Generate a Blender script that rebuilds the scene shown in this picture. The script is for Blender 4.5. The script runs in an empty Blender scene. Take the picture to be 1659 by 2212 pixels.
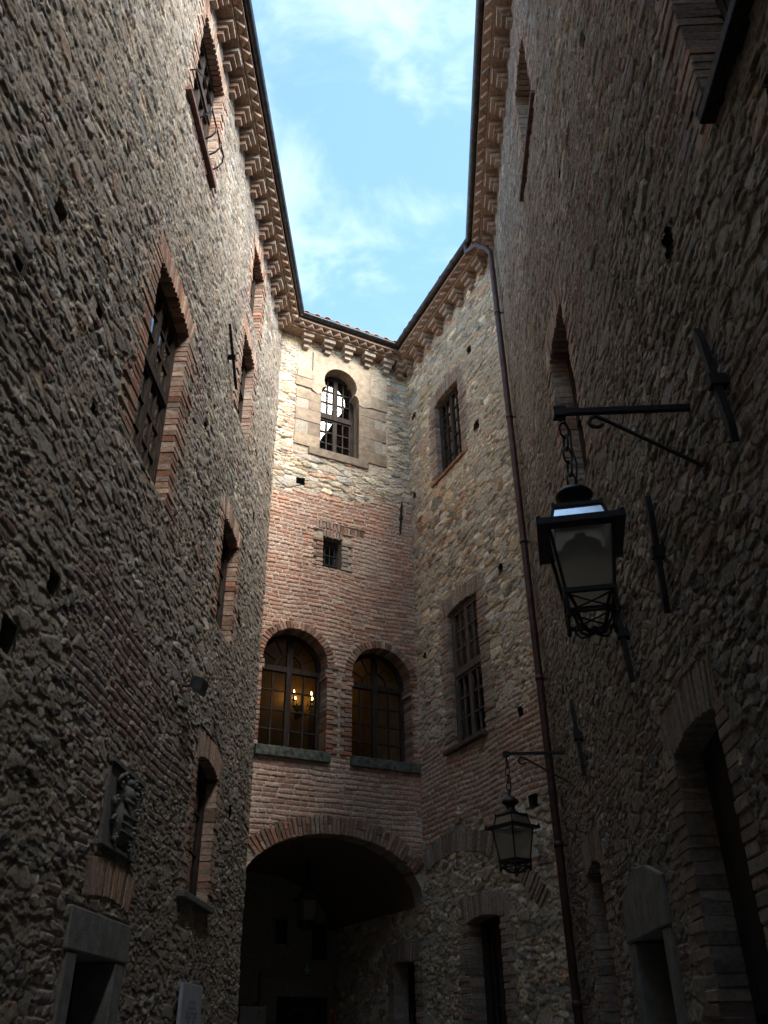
import bpy, math, random
import numpy as np
from mathutils import Vector, Matrix
R_ = math.radians
sc = bpy.context.scene
COL = sc.collection
random.seed(5)
rng = np.random.default_rng(11)

# ------------------------------------------------------------------ camera
cam_d = bpy.data.cameras.new('camera'); cam = bpy.data.objects.new('camera', cam_d); COL.objects.link(cam)
cam_d.sensor_fit = 'VERTICAL'; cam_d.sensor_height = 36.0; cam_d.lens = 36.0 * 1853.0 / 2212.0
cam_d.clip_start = 0.05; cam_d.clip_end = 2000
up = np.array([786 - 829.5, 2995.0, 1853.0]); up /= np.linalg.norm(up)          # zenith seen in camera axes
fw = np.array([0, 0, 1.0]); fw = fw - up * fw.dot(up); fw /= np.linalg.norm(fw)
rt = np.cross(fw, up); rt = rt if rt[0] > 0 else -rt
Rm = np.stack([rt, fw, up])
cam.matrix_world = Matrix(((Rm[0, 0], Rm[0, 1], -Rm[0, 2], 0), (Rm[1, 0], Rm[1, 1], -Rm[1, 2], 0),
                           (Rm[2, 0], Rm[2, 1], -Rm[2, 2], 1.6), (0, 0, 0, 1)))
sc.camera = cam

# ------------------------------------------------------------------ sky, sun, exposure
SUN_AZ, SUN_EL = 131.0, 44.5            # compass style: from +Y towards +X
wd = bpy.data.worlds.new('World'); sc.world = wd; wd.use_nodes = True
wt = wd.node_tree; wt.nodes.clear()
def wn(t, **k):
    n = wt.nodes.new(t)
    for a, b in k.items(): setattr(n, a, b)
    return n
w_out = wn('ShaderNodeOutputWorld'); w_bg = wn('ShaderNodeBackground')
sky = wn('ShaderNodeTexSky', sky_type='NISHITA', sun_disc=False, sun_elevation=R_(SUN_EL), sun_rotation=R_(SUN_AZ), air_density=1.0, dust_density=0.6, ozone_density=1.6)
tc = wn('ShaderNodeTexCoord'); sep = wn('ShaderNodeSeparateXYZ'); wt.links.new(tc.outputs['Generated'], sep.inputs[0])
mx = wn('ShaderNodeMath', operation='MAXIMUM'); mx.inputs[1].default_value = 0.06; wt.links.new(sep.outputs[2], mx.inputs[0])
dx = wn('ShaderNodeMath', operation='DIVIDE'); dy = wn('ShaderNodeMath', operation='DIVIDE')
for d_, i in ((dx, 0), (dy, 1)):
    wt.links.new(sep.outputs[i], d_.inputs[0]); wt.links.new(mx.outputs[0], d_.inputs[1])
cmb = wn('ShaderNodeCombineXYZ'); wt.links.new(dx.outputs[0], cmb.inputs[0]); wt.links.new(dy.outputs[0], cmb.inputs[1])
CLOUD_OFF = (4.69, 19.91, 4.23)
vadd = wn('ShaderNodeVectorMath', operation='ADD'); vadd.inputs[1].default_value = CLOUD_OFF; wt.links.new(cmb.outputs[0], vadd.inputs[0])
n1 = wn('ShaderNodeTexNoise'); n1.inputs['Scale'].default_value = 5.5; n1.inputs['Detail'].default_value = 8; n1.inputs['Roughness'].default_value = 0.56; n1.inputs['Distortion'].default_value = 0.35
n2 = wn('ShaderNodeTexNoise'); n2.inputs['Scale'].default_value = 1.5; n2.inputs['Detail'].default_value = 3
for n_ in (n1, n2): wt.links.new(vadd.outputs[0], n_.inputs['Vector'])
mm = wn('ShaderNodeMath', operation='MULTIPLY_ADD'); mm.inputs[1].default_value = 0.6; wt.links.new(n2.outputs['Fac'], mm.inputs[0]); wt.links.new(n1.outputs['Fac'], mm.inputs[2])
cr = wn('ShaderNodeMapRange', interpolation_type='SMOOTHSTEP'); cr.inputs['From Min'].default_value = 0.69; cr.inputs['From Max'].default_value = 0.95
cr.inputs['To Max'].default_value = 0.85; cr.inputs['To Min'].default_value = 0.06
wt.links.new(mm.outputs[0], cr.inputs['Value'])
SKY_STRENGTH = 0.107
mixc = wn('ShaderNodeMix', data_type='RGBA'); wt.links.new(cr.outputs[0], mixc.inputs[0]); 
tint = wn('ShaderNodeMix', data_type='RGBA', blend_type='MULTIPLY'); tint.inputs[0].default_value = 1.0
wt.links.new(sky.outputs[0], tint.inputs[6]); tint.inputs[7].default_value = (0.98, 1.16, 1.12, 1)
wt.links.new(tint.outputs[2], mixc.inputs[6])
CLOUD = (1.95, 2.5, 2.75, 1)
mixc.inputs[7].default_value = CLOUD
wt.links.new(mixc.outputs[2], w_bg.inputs[0]); w_bg.inputs[1].default_value = SKY_STRENGTH
wt.links.new(w_bg.outputs[0], w_out.inputs[0])

sl = bpy.data.lights.new('sun', 'SUN'); sun = bpy.data.objects.new('sun', sl); COL.objects.link(sun)
sl.energy = 2.7; sl.angle = R_(46); sl.color = (1.0, 0.96, 0.89)
sv = Vector((math.sin(R_(SUN_AZ)) * math.cos(R_(SUN_EL)), math.cos(R_(SUN_AZ)) * math.cos(R_(SUN_EL)), math.sin(R_(SUN_EL))))
sun.rotation_euler = sv.to_track_quat('Z', 'Y').to_euler(); sun.location = (0, 0, 40)
sc.view_settings.view_transform = 'Standard'; sc.view_settings.look = 'None'
sc.view_settings.exposure = 2.3; sc.view_settings.gamma = 1.0

# ------------------------------------------------------------------ the four walls: corner, run, inward normal
def dirv(a): return np.array([math.sin(R_(a)), math.cos(R_(a)), 0.0])
dL, dC, dA = dirv(2.15), dirv(63.0), dirv(-25.0)
W1 = np.array([-1.92038, 12.29212, 0.0]); W2 = np.array([0.49848, 13.52459, 0.0]); W3 = np.array([1.95914, 10.39219, 0.0])
LEN_C, LEN_A = 2.7147, 3.4562
EAVE = 13.6
nL_in = np.array([dL[1], -dL[0], 0]); nC_in = np.array([dC[1], -dC[0], 0]); nA_in = np.array([-dA[1], dA[0], 0])
WALLS = {'L': (W1, -dL, nL_in), 'C': (W1, dC, nC_in), 'A': (W2, -dA, nA_in), 'R': (W3, -dL, -nL_in)}
ZUP = np.array([0, 0, 1.0])
def wp(w, u, z, n=0.0):
    o, d, nn = WALLS[w]
    return o + d * u + ZUP * z + nn * n
def wpa(w, a):
    o, d, nn = WALLS[w]; a = np.asarray(a, float).reshape(-1, 3)
    return o + a[:, :1] * d + a[:, 1:2] * ZUP + a[:, 2:3] * nn

# ------------------------------------------------------------------ materials
def new_mat(name):
    m = bpy.data.materials.new(name); m.use_nodes = True
    nt = m.node_tree; b = nt.nodes['Principled BSDF']
    return m, nt, b
def lk(nt, a, b): nt.links.new(a, b)
def mat_attr(name, rough=0.9, nscale=38, namp=0.5, bump=0.35, bscale=90, bdist=0.006, spec=0.2):
    m, nt, b = new_mat(name)
    at = nt.nodes.new('ShaderNodeAttribute'); at.attribute_name = 'Col'
    t = nt.nodes.new('ShaderNodeTexCoord')
    n = nt.nodes.new('ShaderNodeTexNoise'); n.inputs['Scale'].default_value = nscale; n.inputs['Detail'].default_value = 5; n.inputs['Roughness'].default_value = 0.65
    lk(nt, t.outputs['Object'], n.inputs['Vector'])
    mr = nt.nodes.new('ShaderNodeMapRange'); mr.inputs['From Min'].default_value = 0.25; mr.inputs['From Max'].default_value = 0.75
    mr.inputs['To Min'].default_value = 1 - namp; mr.inputs['To Max'].default_value = 1 + namp
    lk(nt, n.outputs['Fac'], mr.inputs['Value'])
    mu = nt.nodes.new('ShaderNodeMix'); mu.data_type = 'RGBA'; mu.blend_type = 'MULTIPLY'; mu.inputs[0].default_value = 1
    lk(nt, at.outputs['Color'], mu.inputs[6]); lk(nt, mr.outputs[0], mu.inputs[7])
    lk(nt, mu.outputs[2], b.inputs['Base Color'])
    b.inputs['Roughness'].default_value = rough; b.inputs['Specular IOR Level'].default_value = spec
    n2_ = nt.nodes.new('ShaderNodeTexNoise'); n2_.inputs['Scale'].default_value = bscale; n2_.inputs['Detail'].default_value = 4; n2_.inputs['Roughness'].default_value = 0.7
    lk(nt, t.outputs['Object'], n2_.inputs['Vector'])
    bp = nt.nodes.new('ShaderNodeBump'); bp.inputs['Strength'].default_value = bump; bp.inputs['Distance'].default_value = bdist
    lk(nt, n2_.outputs['Fac'], bp.inputs['Height']); lk(nt, bp.outputs[0], b.inputs['Normal'])
    return m
def mat_plain(name, c, rough=0.7, metal=0.0, nscale=25, namp=0.35, bump=0.2, spec=0.3, stretch=None, c2=None):
    m, nt, b = new_mat(name)
    t = nt.nodes.new('ShaderNodeTexCoord'); mp = nt.nodes.new('ShaderNodeMapping')
    if stretch: mp.inputs['Scale'].default_value = stretch
    lk(nt, t.outputs['Object'], mp.inputs[0])
    n = nt.nodes.new('ShaderNodeTexNoise'); n.inputs['Scale'].default_value = nscale; n.inputs['Detail'].default_value = 6; n.inputs['Roughness'].default_value = 0.6
    lk(nt, mp.outputs[0], n.inputs['Vector'])
    r = nt.nodes.new('ShaderNodeValToRGB'); r.color_ramp.elements[0].position = 0.3; r.color_ramp.elements[1].position = 0.7
    c2 = c2 or c
    r.color_ramp.elements[0].color = tuple(max(0, x * (1 - namp)) for x in c) + (1,)
    r.color_ramp.elements[1].color = tuple(x * (1 + namp) for x in c2) + (1,)
    lk(nt, n.outputs['Fac'], r.inputs[0]); lk(nt, r.outputs[0], b.inputs['Base Color'])
    b.inputs['Roughness'].default_value = rough; b.inputs['Metallic'].default_value = metal; b.inputs['Specular IOR Level'].default_value = spec
    if bump:
        bp = nt.nodes.new('ShaderNodeBump'); bp.inputs['Strength'].default_value = bump; bp.inputs['Distance'].default_value = 0.004
        lk(nt, n.outputs['Fac'], bp.inputs['Height']); lk(nt, bp.outputs[0], b.inputs['Normal'])
    return m
def mat_glass(name, tint=(0.82, 0.84, 0.82), dirt=0.0, dirtcol=(0.3, 0.3, 0.28), ior=1.7):
    m = bpy.data.materials.new(name); m.use_nodes = True; nt = m.node_tree; nt.nodes.clear()
    o = nt.nodes.new('ShaderNodeOutputMaterial'); tr = nt.nodes.new('ShaderNodeBsdfTransparent'); gl = nt.nodes.new('ShaderNodeBsdfGlossy')
    tr.inputs[0].default_value = tint + (1,); gl.inputs['Roughness'].default_value = 0.01; gl.inputs['Color'].default_value = (1, 1, 1, 1)
    lw_ = nt.nodes.new('ShaderNodeLayerWeight'); lw_.inputs['Blend'].default_value = 0.5
    pw_ = nt.nodes.new('ShaderNodeMath'); pw_.operation = 'POWER'; pw_.inputs[1].default_value = 5.0; lk(nt, lw_.outputs['Facing'], pw_.inputs[0])
    f0 = ((ior - 1) / (ior + 1)) ** 2
    f = nt.nodes.new('ShaderNodeMapRange'); f.inputs['To Min'].default_value = f0; lk(nt, pw_.outputs[0], f.inputs['Value'])
    mxs = nt.nodes.new('ShaderNodeMixShader')
    # old panes are never quite flat
    t = nt.nodes.new('ShaderNodeTexCoord'); n = nt.nodes.new('ShaderNodeTexNoise'); n.inputs['Scale'].default_value = 2.0; n.inputs['Detail'].default_value = 1
    lk(nt, t.outputs['Object'], n.inputs['Vector'])
    bp = nt.nodes.new('ShaderNodeBump'); bp.inputs['Strength'].default_value = 0.02; bp.inputs['Distance'].default_value = 0.02; lk(nt, n.outputs['Fac'], bp.inputs['Height'])
    lk(nt, bp.outputs[0], gl.inputs['Normal'])
    src = tr.outputs[0]
    if dirt:
        df = nt.nodes.new('ShaderNodeBsdfDiffuse'); df.inputs[0].default_value = dirtcol + (1,)
        tl = nt.nodes.new('ShaderNodeBsdfTranslucent'); tl.inputs[0].default_value = dirtcol + (1,)
        ad = nt.nodes.new('ShaderNodeMixShader'); ad.inputs[0].default_value = 0.6
        lk(nt, df.outputs[0], ad.inputs[1]); lk(nt, tl.outputs[0], ad.inputs[2])
        m2 = nt.nodes.new('ShaderNodeMixShader'); m2.inputs[0].default_value = dirt
        lk(nt, src, m2.inputs[1]); lk(nt, ad.outputs[0], m2.inputs[2]); src = m2.outputs[0]
    lk(nt, f.outputs[0], mxs.inputs[0]); lk(nt, src, mxs.inputs[1]); lk(nt, gl.outputs[0], mxs.inputs[2]); lk(nt, mxs.outputs[0], o.inputs[0])
    return m
def mat_emit(name, c, s):
    m = bpy.data.materials.new(name); m.use_nodes = True; nt = m.node_tree; nt.nodes.clear()
    o = nt.nodes.new('ShaderNodeOutputMaterial'); e = nt.nodes.new('ShaderNodeEmission'); e.inputs[0].default_value = c + (1,); e.inputs[1].default_value = s
    lk(nt, e.outputs[0], o.inputs[0]); return m

M_MASON = mat_attr('rubble_masonry', nscale=30, namp=0.5, bump=0.6, bscale=70, bdist=0.012)
M_BRICK = mat_attr('old_brick', nscale=28, namp=0.5, bump=0.6, bscale=70, bdist=0.012)
M_MORTAR = mat_plain('lime_mortar', (0.36, 0.31, 0.25), 0.95, nscale=40, bump=0.5)
M_WOOD = mat_plain('dark_oak', (0.026, 0.018, 0.014), 0.7, spec=0.12, nscale=14, namp=0.55, bump=0.25, stretch=(3, 3, 0.5), c2=(0.05, 0.036, 0.028))
M_WOODW = mat_plain('weathered_oak', (0.060, 0.042, 0.032), 0.65, nscale=14, namp=0.6, bump=0.3, stretch=(3, 3, 0.5), c2=(0.12, 0.09, 0.075))
M_IRON = mat_plain('black_iron', (0.012, 0.012, 0.014), 0.45, 0.0, nscale=60, namp=0.4, bump=0.15, spec=0.5)
M_RUST = mat_plain('rusty_iron', (0.022, 0.018, 0.017), 0.75, 0.0, nscale=40, namp=0.5, bump=0.3)
M_ZINC = mat_plain('dark_zinc', (0.055, 0.058, 0.062), 0.4, 0.6, nscale=9, namp=0.5, bump=0.05, spec=0.5)
M_PIPE = mat_plain('painted_copper', (0.075, 0.036, 0.030), 0.45, 0.25, nscale=7, namp=0.4, bump=0.05)
M_SANDST = mat_attr('sandstone', nscale=9, namp=0.4, bump=0.6, bscale=60, bdist=0.010)
M_SILL = mat_plain('mossy_stone', (0.060, 0.075, 0.050), 0.95, nscale=16, namp=0.5, bump=0.5, c2=(0.13, 0.13, 0.11))
M_TILE = mat_plain('roof_tile', (0.33, 0.17, 0.11), 0.9, nscale=9, namp=0.4, bump=0.3)
M_PLASTER = mat_plain('ochre_plaster', (0.27, 0.17, 0.06), 0.9, nscale=3, namp=0.18, bump=0.05)
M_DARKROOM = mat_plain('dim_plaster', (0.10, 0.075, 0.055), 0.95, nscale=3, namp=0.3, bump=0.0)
M_DARKWOOD = mat_plain('dark_door_wood', (0.022, 0.017, 0.014), 0.6, nscale=10, namp=0.5, bump=0.2, stretch=(5, 5, 0.5))
M_GLASS = mat_glass('window_glass')
M_LGLASS = mat_glass('lantern_glass', (0.75, 0.76, 0.72), 0.40, (0.85, 0.83, 0.74), 1.45)
M_COBBLE = mat_plain('cobbles', (0.34, 0.315, 0.285), 0.9, nscale=12, namp=0.5, bump=0.6)
M_WHITE = mat_plain('white_panel', (0.62, 0.63, 0.66), 0.6, nscale=5, namp=0.06, bump=0.0)
M_PANEL = mat_plain('grey_white_panel', (0.36, 0.37, 0.40), 0.6, nscale=5, namp=0.1, bump=0.0)
M_SILLB = mat_plain('brown_sill', (0.13, 0.072, 0.055), 0.8, nscale=14, namp=0.4, bump=0.3)
M_INK = mat_plain('grey_lettering', (0.16, 0.16, 0.18), 0.7, namp=0.1, bump=0.0)
M_GREEN = mat_plain('sign_green', (0.03, 0.34, 0.18), 0.5, namp=0.05, bump=0.0)
M_RED = mat_plain('sign_red', (0.62, 0.03, 0.03), 0.5, namp=0.05, bump=0.0)
M_STONE = mat_plain('carved_stone', (0.13, 0.125, 0.115), 0.95, nscale=40, namp=0.3, bump=0.4)
M_BULB = mat_plain('bulb_glass', (0.72, 0.70, 0.62), 0.25, namp=0.03, bump=0.0)
M_CANDLE = mat_plain('candle_wax', (0.7, 0.6, 0.42), 0.6, namp=0.05, bump=0.0)
M_FLAME = mat_emit('flame', (1.0, 0.60, 0.20), 7.0)
M_CAPGLASS = bpy.data.materials.new('opal_roof_glass'); M_CAPGLASS.use_nodes = True; nt = M_CAPGLASS.node_tree; nt.nodes.clear()
o_ = nt.nodes.new('ShaderNodeOutputMaterial'); g_ = nt.nodes.new('ShaderNodeBsdfGlossy'); g_.inputs[0].default_value = (.9, .92, .95, 1); g_.inputs['Roughness'].default_value = .12
t_ = nt.nodes.new('ShaderNodeBsdfTranslucent'); t_.inputs[0].default_value = (.85, .85, .82, 1); x_ = nt.nodes.new('ShaderNodeMixShader'); x_.inputs[0].default_value = .5
c_ = nt.nodes.new('ShaderNodeTexCoord'); n_ = nt.nodes.new('ShaderNodeTexNoise'); n_.inputs['Scale'].default_value = 18; lk(nt, c_.outputs['Object'], n_.inputs['Vector']); r_ = nt.nodes.new('ShaderNodeMapRange'); r_.inputs['To Min'].default_value = .05; r_.inputs['To Max'].default_value = .3; lk(nt, n_.outputs['Fac'], r_.inputs[0]); lk(nt, r_.outputs[0], g_.inputs['Roughness'])
lk(nt, g_.outputs[0], x_.inputs[1]); lk(nt, t_.outputs[0], x_.inputs[2]); lk(nt, x_.outputs[0], o_.inputs[0])

# ------------------------------------------------------------------ mesh collecting
class MB:
    """collects geometry in wall coordinates (u, z, n) or, with wall=None, in world coordinates"""
    def __init__(s, wall=None): s.w = wall; s.v = []; s.f = []; s.c = []; s.n = 0
    def add(s, verts, faces, col=(1, 1, 1)):
        verts = np.asarray(verts, float).reshape(-1, 3)
        s.v.append(verts); s.f += [tuple(i + s.n for i in f) for f in faces]; s.n += len(verts)
        col = np.asarray(col, float)
        s.c.append(np.tile(col, (len(verts), 1)) if col.ndim == 1 else col)
    def box(s, u0, u1, z0, z1, n0, n1, col=(1, 1, 1)):
        v = [(u0, z0, n0), (u1, z0, n0), (u1, z1, n0), (u0, z1, n0), (u0, z0, n1), (u1, z0, n1), (u1, z1, n1), (u0, z1, n1)]
        s.add(v, [(3, 2, 1, 0), (4, 5, 6, 7), (0, 1, 5, 4), (1, 2, 6, 5), (2, 3, 7, 6), (3, 0, 4, 7)], col)
    def brick(s, cu, cz, du, dz, n0, n1, ang=0.0, col=(1, 1, 1), ch=0.006, jit=0.004):
        """a brick with a worn front edge, its faces a little out of true"""
        a, b = du / 2, dz / 2; c_ = math.cos(ang); s_ = math.sin(ang)
        pts = []
        for (nn, k) in ((n0, 0), (n1 - ch, 0), (n1, ch)):
            for (x, y) in ((-1, -1), (1, -1), (1, 1), (-1, 1)):
                px = x * (a - k) + random.uniform(-jit, jit); py = y * (b - k) + random.uniform(-jit, jit) * 0.7
                pts.append((cu + px * c_ - py * s_, cz + px * s_ + py * c_, nn + (random.uniform(-jit, jit) * 0.6 if nn != n0 else 0)))
        F = [(8, 9, 10, 11)]
        for q in (0, 4):
            for i in range(4): F.append((q + i, q + (i + 1) % 4, q + 4 + (i + 1) % 4, q + 4 + i))
        s.add(pts, F, col)
    def quad_prism(s, p, n0, n1, col=(1, 1, 1)):
        """polygon p in (u, z), extruded from n0 to n1"""
        k = len(p); v = [(x, y, n0) for x, y in p] + [(x, y, n1) for x, y in p]
        s.add(v, [tuple(range(k - 1, -1, -1)), tuple(range(k, 2 * k))] + [(i, (i + 1) % k, k + (i + 1) % k, k + i) for i in range(k)], col)
    def tube(s, pts, r, k=8, col=(1, 1, 1), cap=True, closed=False):
        pts = [np.asarray(p, float) for p in pts]; m = len(pts); rr = r if hasattr(r, '__len__') else [r] * m
        V = []; prev = None
        for i, p in enumerate(pts):
            if closed: t = pts[(i + 1) % m] - pts[i - 1]
            else: t = pts[min(i + 1, m - 1)] - pts[max(i - 1, 0)]
            t = t / (np.linalg.norm(t) + 1e-9)
            if prev is None:
                a = np.array([0, 0, 1.0]) if abs(t[2]) < 0.9 else np.array([1.0, 0, 0])
                x = np.cross(a, t)
            else: x = prev - t * prev.dot(t)
            x /= np.linalg.norm(x) + 1e-9; prev = x; y = np.cross(t, x)
            for j in range(k):
                an = 2 * math.pi * (j + 0.5) / k
                V.append(p + (x * math.cos(an) + y * math.sin(an)) * rr[i])
        F = []
        for i in range(m if closed else m - 1):
            i2 = (i + 1) % m
            for j in range(k): F.append((i * k + j, i * k + (j + 1) % k, i2 * k + (j + 1) % k, i2 * k + j))
        if cap and not closed: F += [tuple(range(k - 1, -1, -1)), tuple((m - 1) * k + j for j in range(k))]
        s.add(V, F, col)
    def lathe(s, c, prof, k=20, col=(1, 1, 1)):
        """profile (r, z) turned about the vertical through c; world coordinates"""
        V = []; F = []
        for (r, z) in prof:
            for j in range(k):
                a = 2 * math.pi * j / k; V.append((c[0] + r * math.cos(a), c[1] + r * math.sin(a), c[2] + z))
        for i in range(len(prof) - 1):
            for j in range(k): F.append((i * k + j, i * k + (j + 1) % k, (i + 1) * k + (j + 1) % k, (i + 1) * k + j))
        F += [tuple(range(k - 1, -1, -1)), tuple((len(prof) - 1) * k + j for j in range(k))]
        s.add(V, F, col)
    def build(s, name, mat, parent=None, smooth=False, label=None):
        v = np.concatenate(s.v) if s.v else np.zeros((0, 3)); c = np.concatenate(s.c)
        f = s.f
        if s.w:
            v = wpa(s.w, v)
            if s.w == 'L': f = [t[::-1] for t in f]
        root = parent
        while root is not None and root.parent is not None: root = root.parent
        if root is not None: v = v - np.array(root.location)
        me = bpy.data.meshes.new(name); me.from_pydata(v.tolist(), [], f); me.update()
        at = me.attributes.new('Col', 'FLOAT_COLOR', 'POINT')
        at.data.foreach_set('color', np.concatenate([c, np.ones((len(c), 1))], 1).astype(np.float32).ravel())
        if smooth: me.polygons.foreach_set('use_smooth', [True] * len(me.polygons))
        me.materials.append(mat)
        o = bpy.data.objects.new(name, me); COL.objects.link(o)
        if parent is not None: o.parent = parent
        if label: o['label'] = label
        return o
def tag(o, label, cat, group=None, kind=None):
    o['label'] = label; o['category'] = cat
    if group: o['group'] = group
    if kind: o['kind'] = kind
    return o
def empty(name, loc, label, cat, group=None):
    o = bpy.data.objects.new(name, None); o.empty_display_size = 0.2; COL.objects.link(o); o.location = tuple(loc)
    return tag(o, label, cat, group)

# ------------------------------------------------------------------ numeric noise for the masonry
def h2(i, j, s):
    i = i.astype(np.int64) & 0xffffffff; j = j.astype(np.int64) & 0xffffffff
    x = (i * 374761393 + j * 668265263 + s * 2246822519) & 0xffffffff
    x = ((x ^ (x >> 13)) * 1274126177) & 0xffffffff
    x = ((x ^ (x >> 15)) * 2654435761) & 0xffffffff
    return ((x ^ (x >> 16)) & 0xffffff).astype(np.float32) / 16777216.0
def vn(x, y, s):
    i = np.floor(x); j = np.floor(y); fx = (x - i).astype(np.float32); fy = (y - j).astype(np.float32)
    fx = fx * fx * (3 - 2 * fx); fy = fy * fy * (3 - 2 * fy)
    a = h2(i, j, s); b = h2(i + 1, j, s); c = h2(i, j + 1, s); d = h2(i + 1, j + 1, s)
    return (a + (b - a) * fx) * (1 - fy) + (c + (d - c) * fx) * fy
def fbm(x, y, s, o=4, g=0.5):
    t = 0; a = 1.0; n = 0
    for k in range(o):
        t = t + a * vn(x * 2 ** k + 17.3 * k, y * 2 ** k + 5.1 * k, s + k); n += a; a *= g
    return t / n
def cells(U, V, sx, sy, seed, jit=0.85, wvar=0.35):
    """rows of cells of unequal size: nearest and second nearest centre, id and the offset from the centre"""
    gx = U / sx; gy = V / sy; J = np.floor(gy)
    F1 = np.full(U.shape, 9.0, np.float32); F2 = F1.copy(); ID = np.zeros(U.shape, np.float32); DX = np.zeros(U.shape, np.float32); DY = DX.copy()
    for dj in (-1, 0, 1):
        jj = J + dj; sh = h2(jj, jj * 0 + 3, seed + 9); I = np.floor(gx + sh)
        for di in (-1, 0, 1):
            ii = I + di
            px = ii + 0.5 + (h2(ii, jj, seed) - 0.5) * jit - sh; py = jj + 0.5 + (h2(ii, jj, seed + 1) - 0.5) * jit
            ddx = gx - px; ddy = gy - py
            d = np.sqrt(ddx * ddx + ddy * ddy) - (h2(ii, jj, seed + 2) - 0.5) * wvar
            d = d.astype(np.float32)
            m = d < F1
            F2 = np.where(m, F1, np.minimum(F2, d)); ID = np.where(m, h2(ii, jj, seed + 3), ID)
            DX = np.where(m, ddx, DX).astype(np.float32); DY = np.where(m, ddy, DY).astype(np.float32); F1 = np.where(m, d, F1)
    return F1, F2, ID, DX, DY
def sstep(a, b, x):
    t = np.clip((x - a) / (b - a), 0, 1); return t * t * (3 - 2 * t)
STONES0 = np.array([(0.30, 0.26, 0.20), (0.36, 0.31, 0.235), (0.25, 0.24, 0.215), (0.28, 0.275, 0.25), (0.42, 0.37, 0.28), (0.22, 0.19, 0.15),
                   (0.34, 0.255, 0.15), (0.27, 0.23, 0.175), (0.33, 0.32, 0.295), (0.33, 0.19, 0.125), (0.38, 0.34, 0.26), (0.20, 0.19, 0.175)])
STONES = STONES0 * 0.6 + (STONES0.mean(1, keepdims=True) * np.array((1.12, 1.0, 0.82))) * 0.4
MORTAR = np.array((0.30, 0.258, 0.20))
BRICKS = np.array([(0.33, 0.145, 0.085), (0.37, 0.18, 0.11), (0.29, 0.125, 0.08), (0.40, 0.23, 0.155), (0.35, 0.20, 0.14), (0.42, 0.29, 0.21), (0.31, 0.17, 0.12)])
def brickcol(k=1.0, pale=0.0):
    k *= random.choice((1, 1, 1, .8, .65))
    c = BRICKS[random.randrange(len(BRICKS))] * random.uniform(0.65, 1.2)
    p = min(1, max(0, pale + 0.12 + random.uniform(-0.25, 0.3)))
    return tuple((c * (1 - p) + np.array((0.36, 0.30, 0.245)) * p) * k * 1.12)
def in_poly(U, V, poly):
    m = np.zeros(U.shape, bool); k = len(poly)
    for i in range(k):
        (x1, y1), (x2, y2) = poly[i], poly[(i + 1) % k]
        if y1 == y2: continue
        c = ((y1 > V) != (y2 > V)) & (U < (x2 - x1) * (V - y1) / (y2 - y1) + x1)
        m ^= c
    return m
def graded(a, b, fn):
    x = [a]
    while x[-1] < b: x.append(x[-1] + fn(x[-1]))
    x = np.array(x); return a + (x - a) * (b - a) / (x[-1] - a)
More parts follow.
